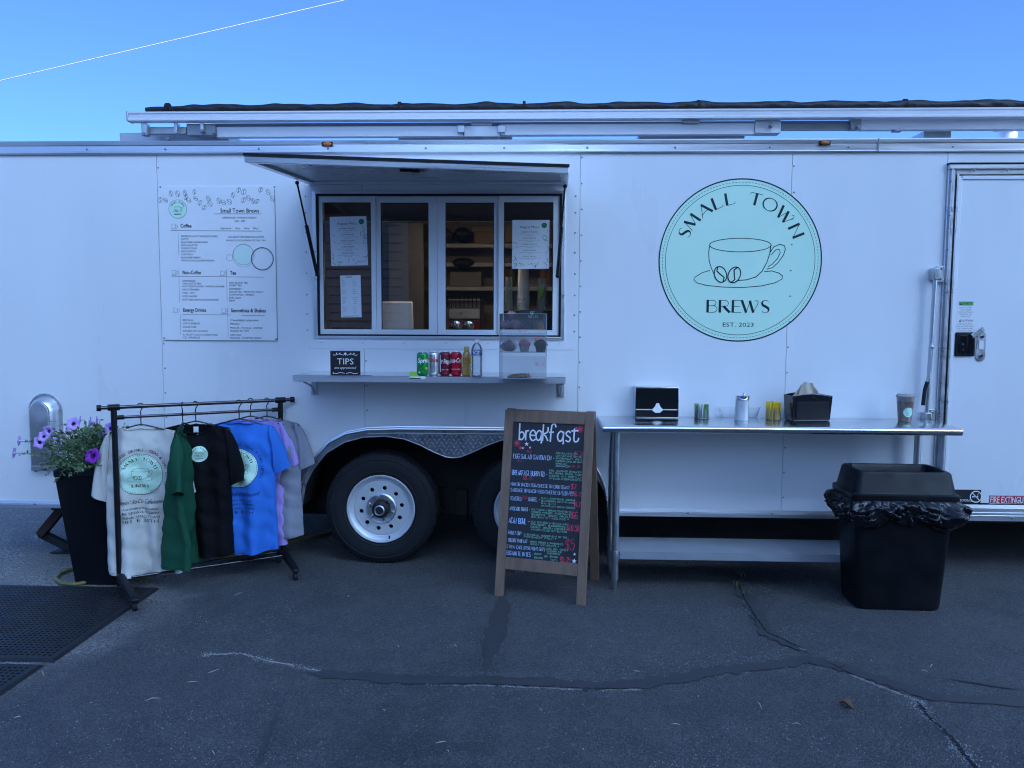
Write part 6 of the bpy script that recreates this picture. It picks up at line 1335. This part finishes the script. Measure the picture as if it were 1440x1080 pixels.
gp = P(760, 410, .24); A = Art(); A.poly([(-.02, -.05), (.0, -.055), (.02, .02), (.01, .05), (-.005, .03)], 'label_lime', 1); A.emit(lambda u, v, d: (gp.x+u, .236-d, gp.z+v), cb, 'cup_print')
# ceiling lamp inside
lmp = thing('ceiling_lamp', 'narrow ceiling lamp lit inside the trailer above the counter', 'lamp', (-.6, .34, 2.47))
box('housing', (-.45, -.05, .0), (.45, .05, .028), WHITE2, lmp, .004); box('diffuser', (-.44, -.042, -.012), (.44, .042, -.0005), mat('lamp_diffuser', (.8, .75, .65), .4, emit=((1, .82, .64), 11.0)), lmp, .004)
# ------------------------------------------------------------------ leaves, clippings and weeds on the asphalt
DRY = mat('dry_grass', (.48, .43, .34), .8, var=.4, scale=50); DLEAF = mat('dead_leaf', (.16, .085, .05), .8, var=.4, scale=40)
cm = MB()
for px, py in ((60, 948), (290, 875), (640, 910), (560, 910), (490, 840), (335, 836), (270, 960), (128, 990), (76, 905), (300, 945), (620, 1045), (895, 945), (982, 980), (1068, 993), (1225, 930), (1310, 938), (1300, 945), (950, 1020), (630, 1058), (820, 1055), (300, 1060), (215, 985), (24, 1010), (540, 1000), (760, 1000), (1120, 1020)):
    q = G(px, py); a = random.uniform(0, 3.14); l = random.choice((.006, .008, .012, .018, .028))*random.uniform(.8, 1.2); z = .004
    cm.tube([(q.x-l*cos(a), q.y-l*sin(a), z), (q.x, q.y+random.uniform(-.001, .001), z+random.uniform(0, .008)), (q.x+l*cos(a), q.y+l*sin(a), z)], [.0008, .0022, .0008], 5)
tag(cm.build('dry_clippings', DRY), 'dry grass clippings strewn over the asphalt', 'clippings', kind='stuff')
for i, (px, py, sz, lab) in enumerate(((1191, 994, .032, 'curled brown dead leaf by the pale crack in the asphalt'), (524, 902, .014, 'tiny brown leaf scrap in front of the trailer wheel'), (1185, 938, .016, 'small brown leaf lying by the tar seam bend'))):
    q = G(px, py); mb = MB()
    mb.grid(lambda u, v: ((v-.5)*2*sz, (u-.5)*1.2*sz*sin(pi*min(.98, max(.02, v))), .004+sz*.55*abs(u-.5)*2*sin(pi*v)+sz*.2*sin(v*5+i)), 6, 10)
    o = mb.build('dead_leaf', DLEAF, smooth=60, loc=(q.x, q.y, .001), rot=(0, 0, random.uniform(0, 6))); tag(o, lab, 'leaf')
WEED = mat('weed', (.16, .17, .07), .7, var=.4, scale=40)
for i, (px, py, n_, lab) in enumerate(((1040, 808, 26, 'dry weed tuft in the crack under the steel table'), (1050, 836, 18, 'low weed growing from the crack before the steel table'), (1036, 822, 12, 'sparse weed between two tufts in the crack'), (795, 792, 0, ''))):
    if not n_: continue
    q = G(px, py); mb = MB()
    for _ in range(n_):
        a = random.uniform(0, 6.28); l = random.uniform(.02, .06); b = Vector((random.gauss(0, .02), random.gauss(0, .03), 0)); d = Vector((cos(a)*random.uniform(.4, 1), sin(a)*random.uniform(.4, 1), random.uniform(.2, .8)))*l
        w = Vector((-sin(a), cos(a), 0))*.0022; mb.add([b-w, b+w, b+d*.6+w*.8, b+d*.6-w*.8, b+d-Vector((0, 0, l*.2))], [(0, 1, 2, 3), (3, 2, 4)])
    o = mb.build('weed', WEED, smooth=0, loc=(q.x, q.y, .004)); tag(o, lab, 'weed')
for px, py in ((105, 840), (92, 880), (38, 912)):
    pass
